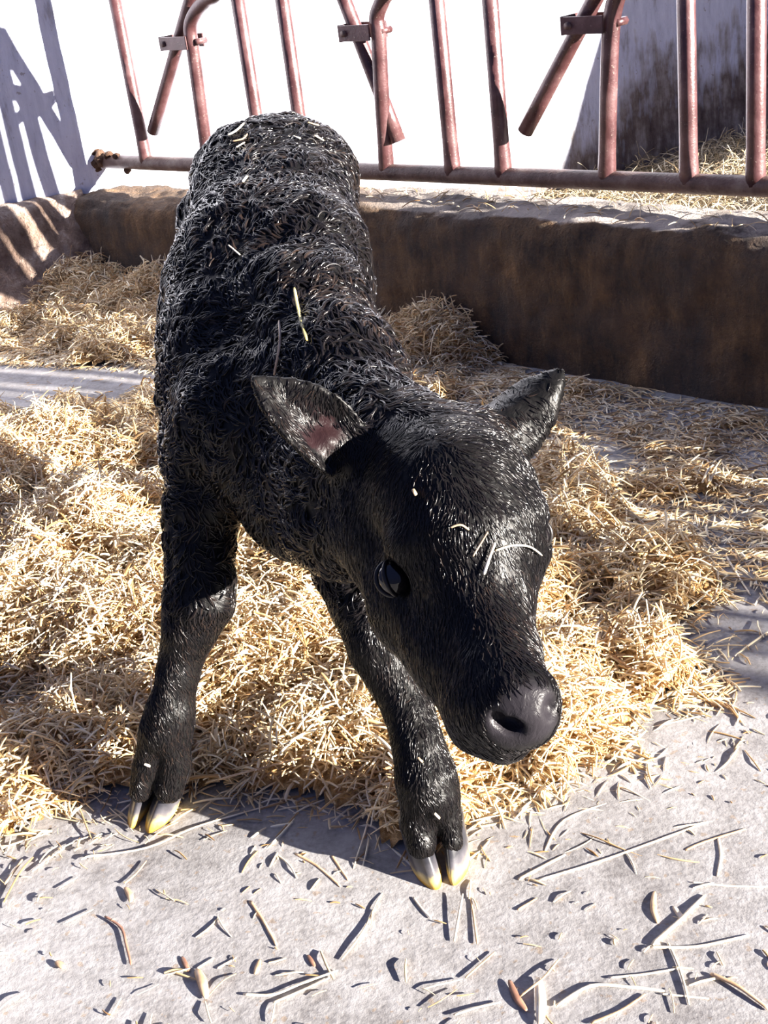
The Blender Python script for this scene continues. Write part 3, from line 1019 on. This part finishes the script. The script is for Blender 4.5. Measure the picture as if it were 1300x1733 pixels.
for k in range(K):
    pts[:, k] = cur + nn * (liftv * math.sin(math.pi * (0.12 + 0.75 * k / (K - 1))) + 0.0003)[:, None]
    rad[:, k] = w_r * (1.0, 1.0, 0.9, 0.65, 0.15)[k]
    if k == K - 1: break
    t_ = d - nn * np.sum(d * nn, 1, keepdims=True)
    t_ = unit(t_)
    bt = np.cross(nn, t_)
    t_ = unit(t_ + bt * (bend * (k + 0.5))[:, None])
    nxt = cur + t_ * (Lh / (K - 1))[:, None]
    loc = [bvh.find_nearest(Vector(x)) for x in nxt]
    cur = np.array([l[0] for l in loc]); nn2 = np.array([l[1] for l in loc])
    sgn = np.sign(np.sum(nn2 * nn, 1, keepdims=True)); sgn[sgn == 0] = 1
    nn = nn2 * sgn
tint = rng.random(NSTR) * np.where(vnoise(p, 0.12, 9) > 0.1, 1.0, 0.8)
coat = curves_obj('coat', pts, rad, M['coat'], tint)
to_calf(coat)
coat['kind'] = 'stuff'

# ------------------------------------------------------------------ straw bedding
def inpoly(px, py, poly):
    c = np.zeros(len(px), bool)
    j = len(poly) - 1
    for i in range(len(poly)):
        xi, yi = poly[i]; xj, yj = poly[j]
        m = ((yi > py) != (yj > py)) & (px < (xj - xi) * (py - yi) / (yj - yi + 1e-12) + xi)
        c ^= m; j = i
    return c
def ground_poly(pix): return [tuple(atz(*p_)[:2]) for p_ in pix]
MAIN = ground_poly([(-330, 720), (0, 702), (130, 712), (230, 668), (300, 672), (420, 700), (620, 660), (720, 700), (900, 785), (985, 800), (1090, 880), (1175, 945), (1215, 1010),
        (1130, 1070), (1190, 1140), (1215, 1185), (1090, 1195), (1060, 1255), (1095, 1330), (1000, 1300), (900, 1385), (800, 1400), (690, 1440), (560, 1370),
        (380, 1345), (320, 1325), (205, 1345), (130, 1375), (0, 1425), (-330, 1500)])
THIN = ground_poly([(690, 640), (860, 628), (1000, 650), (1340, 700), (1340, 1030), (1210, 960), (1100, 880), (985, 800), (900, 785), (720, 700)])
CORNER = ground_poly([(20, 545), (70, 490), (120, 465), (190, 440), (300, 450), (420, 470), (420, 620), (200, 622), (0, 618), (-330, 640), (-330, 590), (0, 560)])
PILE = ground_poly([(560, 540), (650, 535), (750, 545), (850, 610), (890, 650), (760, 690), (560, 680)])
BUMPS = [((60, 800), 0.22, 0.06), ((150, 960), 0.17, 0.085), ((30, 1080), 0.15, 0.08), ((350, 1010), 0.22, 0.07), ((430, 1150), 0.14, 0.06), ((240, 1160), 0.12, 0.05),
         ((620, 1000), 0.2, 0.05), ((890, 1080), 0.12, 0.05), ((960, 930), 0.08, 0.05), ((1085, 985), 0.075, 0.075), ((1000, 850), 0.08, 0.06), ((1120, 1130), 0.07, 0.04),
         ((740, 600), 0.14, 0.10), ((190, 500), 0.18, 0.085), ((130, 510), 0.14, 0.03), ((300, 520), 0.22, 0.11), ((90, 575), 0.12, 0.03), ((30, 1330), 0.10, 0.045), ((920, 1230), 0.10, 0.035), ((560, 1240), 0.12, 0.045)]
BUMPS = [(atz(*c), r_, h_) for c, r_, h_ in BUMPS]
def soft(P, poly, n_=9, r_=0.035):
    """share of a small disc round each point that lies inside the outline, so that edges fray"""
    acc = np.zeros(len(P))
    for i in range(n_):
        a = i * 2.4; rr_ = r_ * math.sqrt((i + 0.5) / n_)
        acc += inpoly(P[:, 0] + rr_ * math.cos(a), P[:, 1] + rr_ * math.sin(a), poly)
    return acc / n_
def density(P):
    j = np.stack([vnoise(P, 0.08, 201), vnoise(P, 0.08, 202)], 1) * 0.03
    Q = P.copy(); Q[:, :2] += j
    return np.maximum.reduce([soft(Q, MAIN), soft(Q, THIN) * (0.38 + 0.22 * vnoise(P, 0.10, 203)), soft(Q, CORNER) * 0.85, soft(Q, PILE)])
def height(P, dn=None):
    dn = density(P) if dn is None else dn
    z = 0.018 + 0
    for c, r_, h_ in BUMPS:
        z = z + h_ * np.exp(-((P[:, 0] - c.x) ** 2 + (P[:, 1] - c.y) ** 2) / (r_ * r_))
    z = z + 0.034 * fbm(P, 0.13, 210, 3)
    return np.clip(z, 0.003, None) * np.clip((dn - 0.32) / 0.6, 0, 1) ** 0.8
# packed lower layer
step = 0.0125
xs = np.arange(-1.45, 1.25, step); ys = np.arange(1.1, 4.75, step)
X, Y = np.meshgrid(xs, ys)
P = np.stack([X.ravel(), Y.ravel(), np.zeros(X.size)], 1)
KN = np.array(CN); kd = (P - np.array(P0)) @ KN
LD = (np.array(W0) - P) @ np.array([-WN.x, -WN.y, 0]) 
dn = density(P)
hz = height(P, dn) - 0.006
hz += 0.006 * fbm(P, 0.03, 220, 2)
nx, ny = len(xs), len(ys)
P[:, 2] = hz
ok = (hz > 0.002) & (kd > 0.012) & ((P - np.array(W0)) @ np.array(WN) > 0.16)
idx = np.arange(nx * ny).reshape(ny, nx)
Fq = np.stack([idx[:-1, :-1].ravel(), idx[:-1, 1:].ravel(), idx[1:, 1:].ravel(), idx[1:, :-1].ravel()], 1)
Fq = Fq[ok[Fq].sum(1) >= 3]
used = np.unique(Fq); remap = np.full(nx * ny, -1); remap[used] = np.arange(len(used))
P[:, 2] = np.maximum(P[:, 2], 0.001)
bed = mesh_obj('straw_bedding', P[used], remap[Fq].tolist(), M['strawbed'])
tag(bed, 'loose golden straw heaped over the pen floor around the calf', 'straw', kind='stuff')

def straws(n, dens_fn, xr, yr, Lr, rr, hfn, up=0.3, zoff=0.0, seed=1, accept=None, layer=0.03):
    g = np.random.default_rng(seed)
    out = []
    tot = 0
    while tot < n:
        C = np.zeros((n, 3)); C[:, 0] = g.uniform(*xr, n); C[:, 1] = g.uniform(*yr, n)
        k_ = g.random(n) < dens_fn(C)
        C = C[k_]; out.append(C); tot += len(C)
    C = np.vstack(out)[:n]
    h = hfn(C)
    az = g.uniform(0, 2 * math.pi, n)
    L = g.uniform(Lr[0], Lr[1], n) * np.where(g.random(n) < 0.12, 1.7, 1.0)
    el = g.normal(0, up, n) * np.clip(h / 0.03, 0.12, 1)
    dr = np.stack([np.cos(az) * np.cos(el), np.sin(az) * np.cos(el), np.sin(el)], 1)
    C[:, 2] = h + zoff + 0.002 + g.random(n) ** 2 * layer * np.clip(h / 0.04, 0.05, 1) + np.abs(np.sin(el)) * L * 0.25
    sd = np.stack([-np.sin(az), np.cos(az), np.zeros(n)], 1)
    bn_ = g.normal(0, 0.10, n)
    K_ = 4
    pts = np.zeros((n, K_, 3))
    for k in range(K_):
        t = k / (K_ - 1) - 0.5
        pts[:, k] = C + dr * (L * t)[:, None] + sd * (L * bn_ * (0.25 - t * t) * 2)[:, None]
    pts[:, :, 2] -= (L * 0.10)[:, None] * (np.linspace(-1, 1, K_) ** 2)[None, :]
    pts[:, :, 2] = np.maximum(pts[:, :, 2], zoff + 0.0015)
    kd = np.stack([(pts[:, k] - np.array(P0)) @ np.array(CN) for k in range(K_)], 1)
    r_ = (g.uniform(rr[0], rr[1], n) * np.where(g.random(n) < 0.10, 1.6, 1))[:, None] * np.array([0.8, 1, 1, 0.7])[None, :]
    keep = np.ones(n, bool) if accept is None else accept(pts, kd)
    return pts[keep], r_[keep], (g.random(n) ** 1.0)[keep]
inpen = lambda pts, kd: (kd.min(1) > 0.004) & (kd.max(1) < 2.6) & (np.min(np.stack([(pts[:, k] - np.array(W0)) @ np.array(WN) for k in range(4)], 1), 1) > 0.16)
hf = lambda C: height(C)
pa, ra2, ta = straws(104000, lambda C: density(C), (-1.45, 1.2), (1.12, 4.75), (0.02, 0.06), (0.0008, 0.0017), hf, 0.52, seed=3, accept=inpen, layer=0.042)
so = curves_obj('straw_stalks', pa, ra2, M['straw'], ta)
bpy.context.view_layer.update(); so.parent = bed

# hay and dust on the floor of the feed passage, beyond the kerb
HAYP = [tuple((P0 + CD * s_ - CN * d_)[:2]) for s_, d_ in ((-1.0, 0.30), (0.6, 0.32), (1.05, 0.6), (1.5, 1.15), (1.95, 1.45), (1.75, 2.0), (1.5, 2.7), (-1.2, 2.9))]
hayB = [(P0 + CD * s_ - CN * d_, r_, h_) for s_, d_, r_, h_ in ((0.5, 0.9, 0.4, 0.07), (0.0, 0.8, 0.35, 0.09), (1.0, 1.1, 0.3, 0.05), (0.9, 1.7, 0.4, 0.06), (0.3, 1.5, 0.5, 0.08), (1.2, 2.3, 0.35, 0.04))]
def hayh(P):
    z = 0.02 + 0.03 * fbm(P, 0.2, 230, 3)
    for c, r_, h_ in hayB:
        z = z + h_ * np.exp(-((P[:, 0] - c.x) ** 2 + (P[:, 1] - c.y) ** 2) / (r_ * r_))
    return np.clip(z, 0.004, None) * np.clip(soft(P, HAYP, 9, 0.10) * 1.3, 0, 1)
xs = np.arange(-0.4, 3.6, 0.03); ys = np.arange(2.2, 6.2, 0.03)
X, Y = np.meshgrid(xs, ys)
P = np.stack([X.ravel(), Y.ravel(), np.zeros(X.size)], 1)
P[:, 2] = hayh(P) - 0.004
nx, ny = len(xs), len(ys)
kd = (P - np.array(P0)) @ KN
wd = (P - np.array(W0)) @ np.array(WN)
wq = (P - np.array(Q2)) @ np.array(bn)
ok = (P[:, 2] > 0.001) & (kd < -0.285) & (wd > 0.03) & (wq > 0.06)
idx = np.arange(nx * ny).reshape(ny, nx)
Fq = np.stack([idx[:-1, :-1].ravel(), idx[:-1, 1:].ravel(), idx[1:, 1:].ravel(), idx[1:, :-1].ravel()], 1)
Fq = Fq[ok[Fq].all(1)]
used = np.unique(Fq); remap = np.full(nx * ny, -1); remap[used] = np.arange(len(used))
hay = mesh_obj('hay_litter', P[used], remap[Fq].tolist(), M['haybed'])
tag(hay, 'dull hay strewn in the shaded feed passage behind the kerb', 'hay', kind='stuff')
g_ok = lambda pts, kd: (kd.max(1) < -0.28) & (np.min(np.stack([(pts[:, k] - np.array(W0)) @ np.array(WN) for k in range(4)], 1), 1) > 0.03) & (np.min(np.stack([(pts[:, k] - np.array(Q2)) @ np.array(bn) for k in range(4)], 1), 1) > 0.03)
pa, ra2, ta = straws(22000, lambda C: soft(C, HAYP, 5, 0.08), (-0.4, 3.2), (2.3, 6.0), (0.04, 0.11), (0.0009, 0.0018), hayh, 0.5, seed=5, accept=g_ok, layer=0.05)
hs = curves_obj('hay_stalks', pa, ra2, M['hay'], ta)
bpy.context.view_layer.update(); hs.parent = hay

# chaff scattered thinly over the bare concrete: nobody could count it
def chaffd(C):
    d_ = 0.10 + 0.25 * np.clip(vnoise(C, 0.25, 240), 0, 1)
    near = soft(C, MAIN, 9, 0.16)
    return np.clip(d_ + 0.9 * near, 0, 1) * (kdist(C) > 0.03)
def kdist(C): return (C - np.array(P0)) @ KN
pa, ra2, ta = straws(7500, chaffd, (-1.0, 1.1), (0.75, 3.6), (0.004, 0.024), (0.0004, 0.0011), lambda C: np.full(len(C), 0.0005), 0.3, seed=8, accept=lambda p_, k_: (k_.min(1) > 0.02), layer=0.0)
ch = curves_obj('straw_chaff', pa, ra2, M['straw'], ta * 0.7)
pa, ra2, ta = straws(520, lambda C: np.clip(soft(C, MAIN, 9, 0.16) + soft(C, MAIN, 9, 0.07) + 0.05, 0, 1) * (kdist(C) > 0.05) * (1 - inpoly(C[:, 0], C[:, 1], MAIN)), (-1.0, 1.0), (0.8, 3.6), (0.02, 0.06), (0.0007, 0.0016), lambda C: np.full(len(C), 0.001), 0.5, seed=12, accept=lambda p_, k_: (k_.min(1) > 0.02), layer=0.0)
es = curves_obj('edge_stalks', pa, ra2, M['straw'], ta)
bpy.context.view_layer.update()
tag(ch, 'short bits of chaff scattered on the bare concrete', 'chaff', kind='stuff')
pa, ra2, ta = straws(420, lambda C: (np.abs(kdist(C) + 0.13) < 0.10) * 1.0, (-0.8, 1.6), (1.6, 4.2), (0.02, 0.06), (0.0007, 0.0014), lambda C: np.full(len(C), 0.394), 0.4, seed=9, layer=0.004)
es.parent = ch
kc = curves_obj('kerb_straw', pa, ra2, M['straw'], ta)
tag(kc, 'wisps of straw littering the top of the kerb', 'straw', kind='stuff')

# ------------------------------------------------------------------ single stalks that can be told apart
bed_bvh = BVHTree.FromPolygons([v.co for v in bed.data.vertices], [tuple(f.vertices) for f in bed.data.polygons])
def ground_at(px, py):
    g = atz(px, py)
    for _ in range(3):
        hit = bed_bvh.ray_cast(Vector((g.x, g.y, 1.0)), Vector((0, 0, -1)))
        z = (hit[0].z + 0.010) if hit[0] is not None else 0.0
        g = atz(px, py, z)
    return g
STALKS = []
def stalk(pix, width, mat, label, name='straw_stalk', group=None, lift=0.0, husk=False, tip_up=0.0):
    pts = [ground_at(*p_) for p_ in pix]
    if len(pts) == 2: pts = [pts[0], (pts[0] + pts[1]) / 2, pts[1]]
    pts = smoothpath(pts, 5)
    n_ = len(pts)
    r_ = width / 2 * (0.85 if husk else 0.70)
    out = []
    for k, p_ in enumerate(pts):
        t = k / (n_ - 1)
        out.append(p_ + Vector((0, 0, r_ * (0.33 if husk else 0.58) + 0.0002 + lift * 0.45 * math.sin(math.pi * t) + tip_up * t)))
    L_ = sum((out[i + 1] - out[i]).length for i in range(n_ - 1))
    rad = []
    for k in range(n_):
        t = k / (n_ - 1)
        rr_ = r_ * (1.0 if not husk else (0.35 + 0.9 * math.sin(math.pi * min(1, t * 0.85 + 0.08))))
        if not husk:
            rr_ *= 1.0 - 0.25 * t
            for nd in (0.33, 0.72):                      # nodes of the culm
                rr_ *= 1 + 0.22 * math.exp(-((t - nd) / 0.03) ** 2)
        if k in (0, n_ - 1): rr_ *= 0.7
        rad.append(rr_)
    V, Fc = tube(out, rad, 8, 0.35 if husk else 0.6)
    c = out[n_ // 2]
    o = mesh_obj(name, [tuple(v - Vector((c.x, c.y, 0))) for v in V], Fc, M[mat])
    o.location = (c.x, c.y, 0)
    tag(o, label, 'straw', group)
    STALKS.append(o)
    return o
G1 = 'single stalks on the bare concrete'
stalk([(178, 1552), (205, 1571), (214, 1600), (222, 1634)], 0.0058, 'brown', 'dark reddish-brown curved strip lying alone on the bare concrete', 'straw_husk', G1)
stalk([(424, 1527), (446, 1560), (469, 1602)], 0.0075, 'tan', 'thick straight tan stalk on bare concrete, pointing down towards the frame edge', group=G1)
stalk([(500, 1446), (538, 1468), (577, 1502)], 0.0065, 'tan', 'tan stalk on concrete just below the shadow between the front hooves', group=G1)
stalk([(562, 1450), (574, 1468), (590, 1491)], 0.0062, 'tan', 'short stubby tan stalk beside the long tan one between the hooves', group=G1)
stalk([(626, 1384), (614, 1430), (598, 1472)], 0.0042, 'pale', 'thin pale stalk leaning out of the straw onto the shadow between the hooves', group=G1, lift=0.012)
stalk([(333, 1642), (343, 1665), (350, 1692)], 0.0115, 'tan', 'curled tan leaf husk on concrete, near the bottom of the photo', 'straw_husk', G1, husk=True, lift=0.006)
stalk([(334, 1640), (362, 1622)], 0.0050, 'pale', 'short pale bit touching the curled tan leaf husk', group=G1)
stalk([(368, 1640), (400, 1622)], 0.0050, 'pale', 'short pale bit just to the side of the curled tan husk', group=G1)
stalk([(412, 1684), (462, 1686), (508, 1668), (572, 1644)], 0.0060, 'pale', 'long bent pale stalk on concrete at the bottom centre of the photo', group=G1, lift=0.003)
stalk([(462, 1698), (505, 1680), (560, 1655)], 0.0050, 'pale', 'thinner pale stalk lying along the long bent one at the bottom', group=G1)
stalk([(152, 1451), (250, 1436), (330, 1402), (410, 1378), (500, 1352)], 0.0052, 'pale', 'very long pale stalk passing in front of the hoof at the straw edge', group=G1, lift=0.002)
stalk([(0, 1438), (40, 1424), (82, 1411)], 0.0058, 'pale', 'pale stalk at the frame edge where the straw heap ends', group=G1)
stalk([(54, 1476), (82, 1455), (110, 1436)], 0.0050, 'pale', 'pale stalk on concrete under the straw edge, slanting up', group=G1)
stalk([(8, 1498), (26, 1474), (38, 1456)], 0.0070, 'tan', 'short tan stalk with a dark side close to the frame edge', group=G1)
stalk([(100, 1504), (132, 1485)], 0.0040, 'pale', 'small thin pale stalk left of the curved brown strip, upper one', group=G1)
stalk([(109, 1563), (158, 1540)], 0.0042, 'pale', 'thin pale stalk just above the curved brown strip', group=G1)
stalk([(187, 1721), (205, 1690)], 0.0042, 'pale', 'short thin pale stalk at the very bottom of the photo', group=G1)
stalk([(211, 1496), (230, 1480), (248, 1458)], 0.0045, 'tan', 'thin tan stalk below the narrower front hoof', group=G1)
stalk([(521, 1617), (533, 1637)], 0.0055, 'brown', 'tiny reddish-brown chip below centre on the concrete', 'straw_husk', G1, husk=True)
stalk([(308, 1620), (320, 1645)], 0.0060, 'brown', 'small brown chip beside the curled tan husk', 'straw_husk', G1, husk=True)
stalk([(432, 1650), (440, 1625)], 0.0070, 'tan', 'small ragged tan husk above the long bent pale stalk', 'straw_husk', G1, husk=True)
stalk([(212, 1503), (220, 1515), (222, 1528)], 0.0085, 'tan', 'small tan husk fragment under the thin tan stalk', 'straw_husk', G1, husk=True)
stalk([(95, 1628), (110, 1640)], 0.0085, 'tan', 'round ragged tan crumb near the frame edge', 'straw_husk', G1, husk=True)
stalk([(908, 1492), (1010, 1462), (1110, 1426), (1198, 1392)], 0.0058, 'pale', 'longest straight pale stalk on the concrete below the muzzle', group=G1, lift=0.003)
stalk([(1104, 1601), (1150, 1562), (1194, 1517)], 0.0095, 'pale', 'thick pale stalk on the concrete, slanting up beside a small husk', group=G1, lift=0.003)
stalk([(1098, 1604), (1180, 1603), (1268, 1584)], 0.0060, 'pale', 'pale stalk meeting the foot of the thick slanting one', group=G1)
stalk([(922, 1443), (955, 1391), (1037, 1358)], 0.0055, 'pale', 'pale bent stalk at the straw edge below the muzzle', group=G1, lift=0.004)
stalk([(878, 1490), (915, 1470), (957, 1448)], 0.0075, 'pale', 'wide pale flat stalk just before the longest straight one', group=G1)
stalk([(1098, 1234), (1150, 1222), (1197, 1210)], 0.0070, 'pale', 'upper of two pale stalks on the bright concrete beside the muzzle', group=G1)
stalk([(1080, 1254), (1130, 1250), (1184, 1249)], 0.0050, 'pale', 'lower of two pale stalks on the bright concrete beside the muzzle', group=G1)
stalk([(1168, 1494), (1230, 1500), (1297, 1502)], 0.0045, 'pale', 'thin level pale stalk running to the frame edge', group=G1)
stalk([(1216, 1420), (1220, 1450), (1214, 1484)], 0.0055, 'pale', 'short upright-looking pale stalk above the thin level one', group=G1)
stalk([(1160, 1440), (1195, 1425), (1262, 1404)], 0.0055, 'tan', 'tan stalk crossing behind the short upright-looking pale one', group=G1)
stalk([(768, 1719), (805, 1707), (848, 1697)], 0.0050, 'pale', 'flat pale stalk at the bottom edge below the splayed hoof', group=G1)
stalk([(876, 1541), (909, 1521)], 0.0050, 'tan', 'short tan stalk midway between hoof and thick slanting stalk', group=G1)
stalk([(912, 1657), (916, 1700), (914, 1738)], 0.0120, 'pale', 'wide pale sheath leaving the bottom edge of the photo', 'straw_husk', G1, husk=True, lift=0.004)
stalk([(862, 1660), (875, 1690), (892, 1712)], 0.0085, 'brown', 'dark brown husk beside the wide pale sheath', 'straw_husk', G1, husk=True)
stalk([(880, 1688), (920, 1660), (946, 1625)], 0.0050, 'tan', 'tan stalk crossing over the top of the wide pale sheath', group=G1, lift=0.008)
stalk([(942, 1704), (1000, 1670), (1066, 1672), (1125, 1679)], 0.0070, 'pale', 'bent pale stalk at the bottom, right of the wide sheath', group=G1)
stalk([(1000, 1733), (1050, 1712), (1092, 1684)], 0.0060, 'tan', 'tan stalk under the bent pale one at the bottom edge', group=G1)
stalk([(1030, 1656), (1090, 1650), (1150, 1640)], 0.0050, 'pale', 'straight pale stalk just above the bent pale one', group=G1)
stalk([(1203, 1650), (1250, 1674), (1302, 1711)], 0.0085, 'tan', 'rough tan-brown stalk with a dark shadow in the bottom corner', group=G1, lift=0.004)
stalk([(1118, 1683), (1200, 1691)], 0.0042, 'pale', 'thin pale stalk beside the rough tan-brown one', group=G1)
stalk([(1108, 1510), (1106, 1540), (1114, 1564)], 0.0075, 'tan', 'tan husk with a seed, topmost by the thick slanting stalk', 'straw_husk', G1, husk=True, lift=0.004)
stalk([(1140, 1535), (1158, 1560)], 0.0070, 'pale', 'small pale husk lying above the thick slanting stalk', 'straw_husk', G1, husk=True)
stalk([(700, 1520), (715, 1540), (730, 1555)], 0.0048, 'pale', 'thin pale stalk under the splayed hoof, nearest its outer claw', group=G1)
stalk([(769, 1594), (776, 1560), (784, 1520)], 0.0050, 'pale', 'pale stalk standing out below the yellow hoof tips', group=G1, tip_up=0.006)
stalk([(808, 1598), (803, 1560), (797, 1520)], 0.0045, 'tan', 'tan stalk beside the pale one below the yellow hoof tips', group=G1)
stalk([(788, 1656), (815, 1632), (838, 1612)], 0.0045, 'tan', 'small tan stalk well below the splayed hoof', group=G1)
stalk([(1229, 942), (1246, 970), (1270, 1008)], 0.0060, 'pale', 'pale stalk lying on concrete at the frame edge beyond the heap', group=G1)
stalk([(1160, 905), (1200, 925), (1225, 952)], 0.0048, 'pale', 'pale stalk on the shaded concrete just behind the low straw ridge', group=G1)
G2 = 'large stalks lying on the straw heap'
stalk([(319, 1206), (350, 1240), (384, 1284)], 0.0105, 'pale', 'thick white stalk on the heap right beside the straight front leg', group=G2, lift=0.006)
stalk([(370, 1321), (450, 1302), (526, 1280)], 0.0062, 'tan', 'long tan stalk on the heap edge between the two front legs', group=G2, lift=0.006)
stalk([(40, 1003), (80, 1008), (124, 1013)], 0.0100, 'pale', 'thick white stalk lying level on the heap by the frame edge', group=G2, lift=0.008)
stalk([(184, 899), (204, 930), (220, 955)], 0.0095, 'pale', 'thick white stalk standing aslant on the heap behind the leg', group=G2, lift=0.01)
stalk([(83, 1121), (105, 1096), (140, 1082), (176, 1069)], 0.0055, 'tan', 'curved tan stem arching over a dark hollow in the heap', group=G2, lift=0.012)
stalk([(102, 1181), (155, 1190), (212, 1203)], 0.0070, 'tan', 'straight tan stalk on the heap below the arching stem', group=G2, lift=0.008)
stalk([(96, 1122), (115, 1133), (136, 1146)], 0.0060, 'pale', 'short pale stalk on the heap between arching stem and straight one', group=G2, lift=0.008)
stalk([(810, 594), (835, 610), (864, 624)], 0.0045, 'pale', 'pale stalk sticking out of the pile against the dark kerb', group=G2, lift=0.006)
stalk([(985, 640), (1003, 652), (1018, 664)], 0.0060, 'pale', 'small pale stalk by the kerb just beyond the ear', group=G2, lift=0.02)
stalk([(1000, 1085), (1060, 1130), (1100, 1150)], 0.0070, 'tan', 'broad tan stalk on the flat fan of straw beside the face', group=G2, lift=0.008)
stalk([(1100, 1060), (1120, 1035), (1126, 1012)], 0.0065, 'pale', 'pale stalk standing out of the ridge beside the face', group=G2, lift=0.006)

# ------------------------------------------------------------------ bits of straw caught on the calf
bpy.context.view_layer.update()
def on_calf(pix, width, mat, label, arch=0.0):
    pts = []
    for p_ in pix:
        d_ = ray(*p_).normalized()
        hit = bvh.ray_cast(CAMP, d_)
        if hit[0] is None:
            print('miss', label, p_); return
        nn_ = hit[1] if hit[1].dot(d_) < 0 else -hit[1]
        pts.append(hit[0] + nn_ * (0.0034 + width * 0.4))
    if len(pts) == 2: pts = [pts[0], (pts[0] + pts[1]) / 2 + (CAMP - pts[0]).normalized() * (0.002 + arch), pts[1]]
    pts = smoothpath(pts, 5)
    n_ = len(pts)
    V, Fc = tube(pts, [width / 2 * 0.75 * (0.6 if k in (0, n_ - 1) else 1) for k in range(n_)], 8, 0.7)
    c = pts[n_ // 2]
    o = mesh_obj('straw_stalk', [tuple(v - c) for v in V], Fc, M[mat]); o.location = c
    tag(o, label, 'straw', 'bits of straw caught in the wet coat')
on_calf([(498, 493), (510, 535), (524, 581)], 0.0055, 'yellow', 'bright yellow stalk caught on the shoulder of the black calf')
on_calf([(476, 546), (479, 585), (470, 636)], 0.0042, 'tan', 'dull thin stalk hanging on the calf below the bright yellow one')
on_calf([(389, 418), (410, 436)], 0.0034, 'pale', 'tiny pale bit on the dark flank of the calf')
on_calf([(818, 974), (826, 945), (835, 918)], 0.0046, 'pale', 'straight pale stalk pointing up on the calf face')
on_calf([(836, 932), (862, 924), (890, 926), (910, 939)], 0.0036, 'pale', 'curved pale stalk arching across the calf face')
on_calf([(800, 942), (812, 920), (824, 900)], 0.0030, 'tan', 'thin tan stalk behind the straight pale one on the face')
on_calf([(764, 893), (780, 889), (794, 897)], 0.0036, 'tan', 'small orange-tan curl between the calf eyes')
on_calf([(704, 830), (710, 840)], 0.0050, 'tan', 'tiny tan crumb high on the calf forehead')
on_calf([(388, 234), (402, 226), (414, 214)], 0.0060, 'pale', 'pale straw bit on top of the rump, nearest the tail')
on_calf([(396, 244), (412, 240), (420, 232)], 0.0048, 'tan', 'tan straw bit lying under the pale one on the rump')
on_calf([(402, 254), (416, 246)], 0.0040, 'pale', 'smallest pale bit of the cluster on the rump')
on_calf([(412, 314), (420, 304)], 0.0058, 'pale', 'lone pale crumb on the back behind the rump cluster')
on_calf([(498, 236), (508, 240)], 0.0050, 'pale', 'white crumb near the middle of the rump')
on_calf([(530, 234), (546, 242)], 0.0048, 'pale', 'pale bit on the far side of the rump, lower one')
on_calf([(520, 212), (538, 217)], 0.0044, 'tan', 'tan bit on the far side of the rump, upper one')
on_calf([(246, 1290), (254, 1294)], 0.0055, 'pale', 'white crumb stuck above the hoof of the straight front leg')
on_calf([(734, 1372), (742, 1380)], 0.0050, 'pale', 'white crumb stuck above the cleft of the splayed hoof')
on_calf([(708, 1282), (716, 1290)], 0.0042, 'tan', 'tan crumb stuck on the shin of the splayed leg')
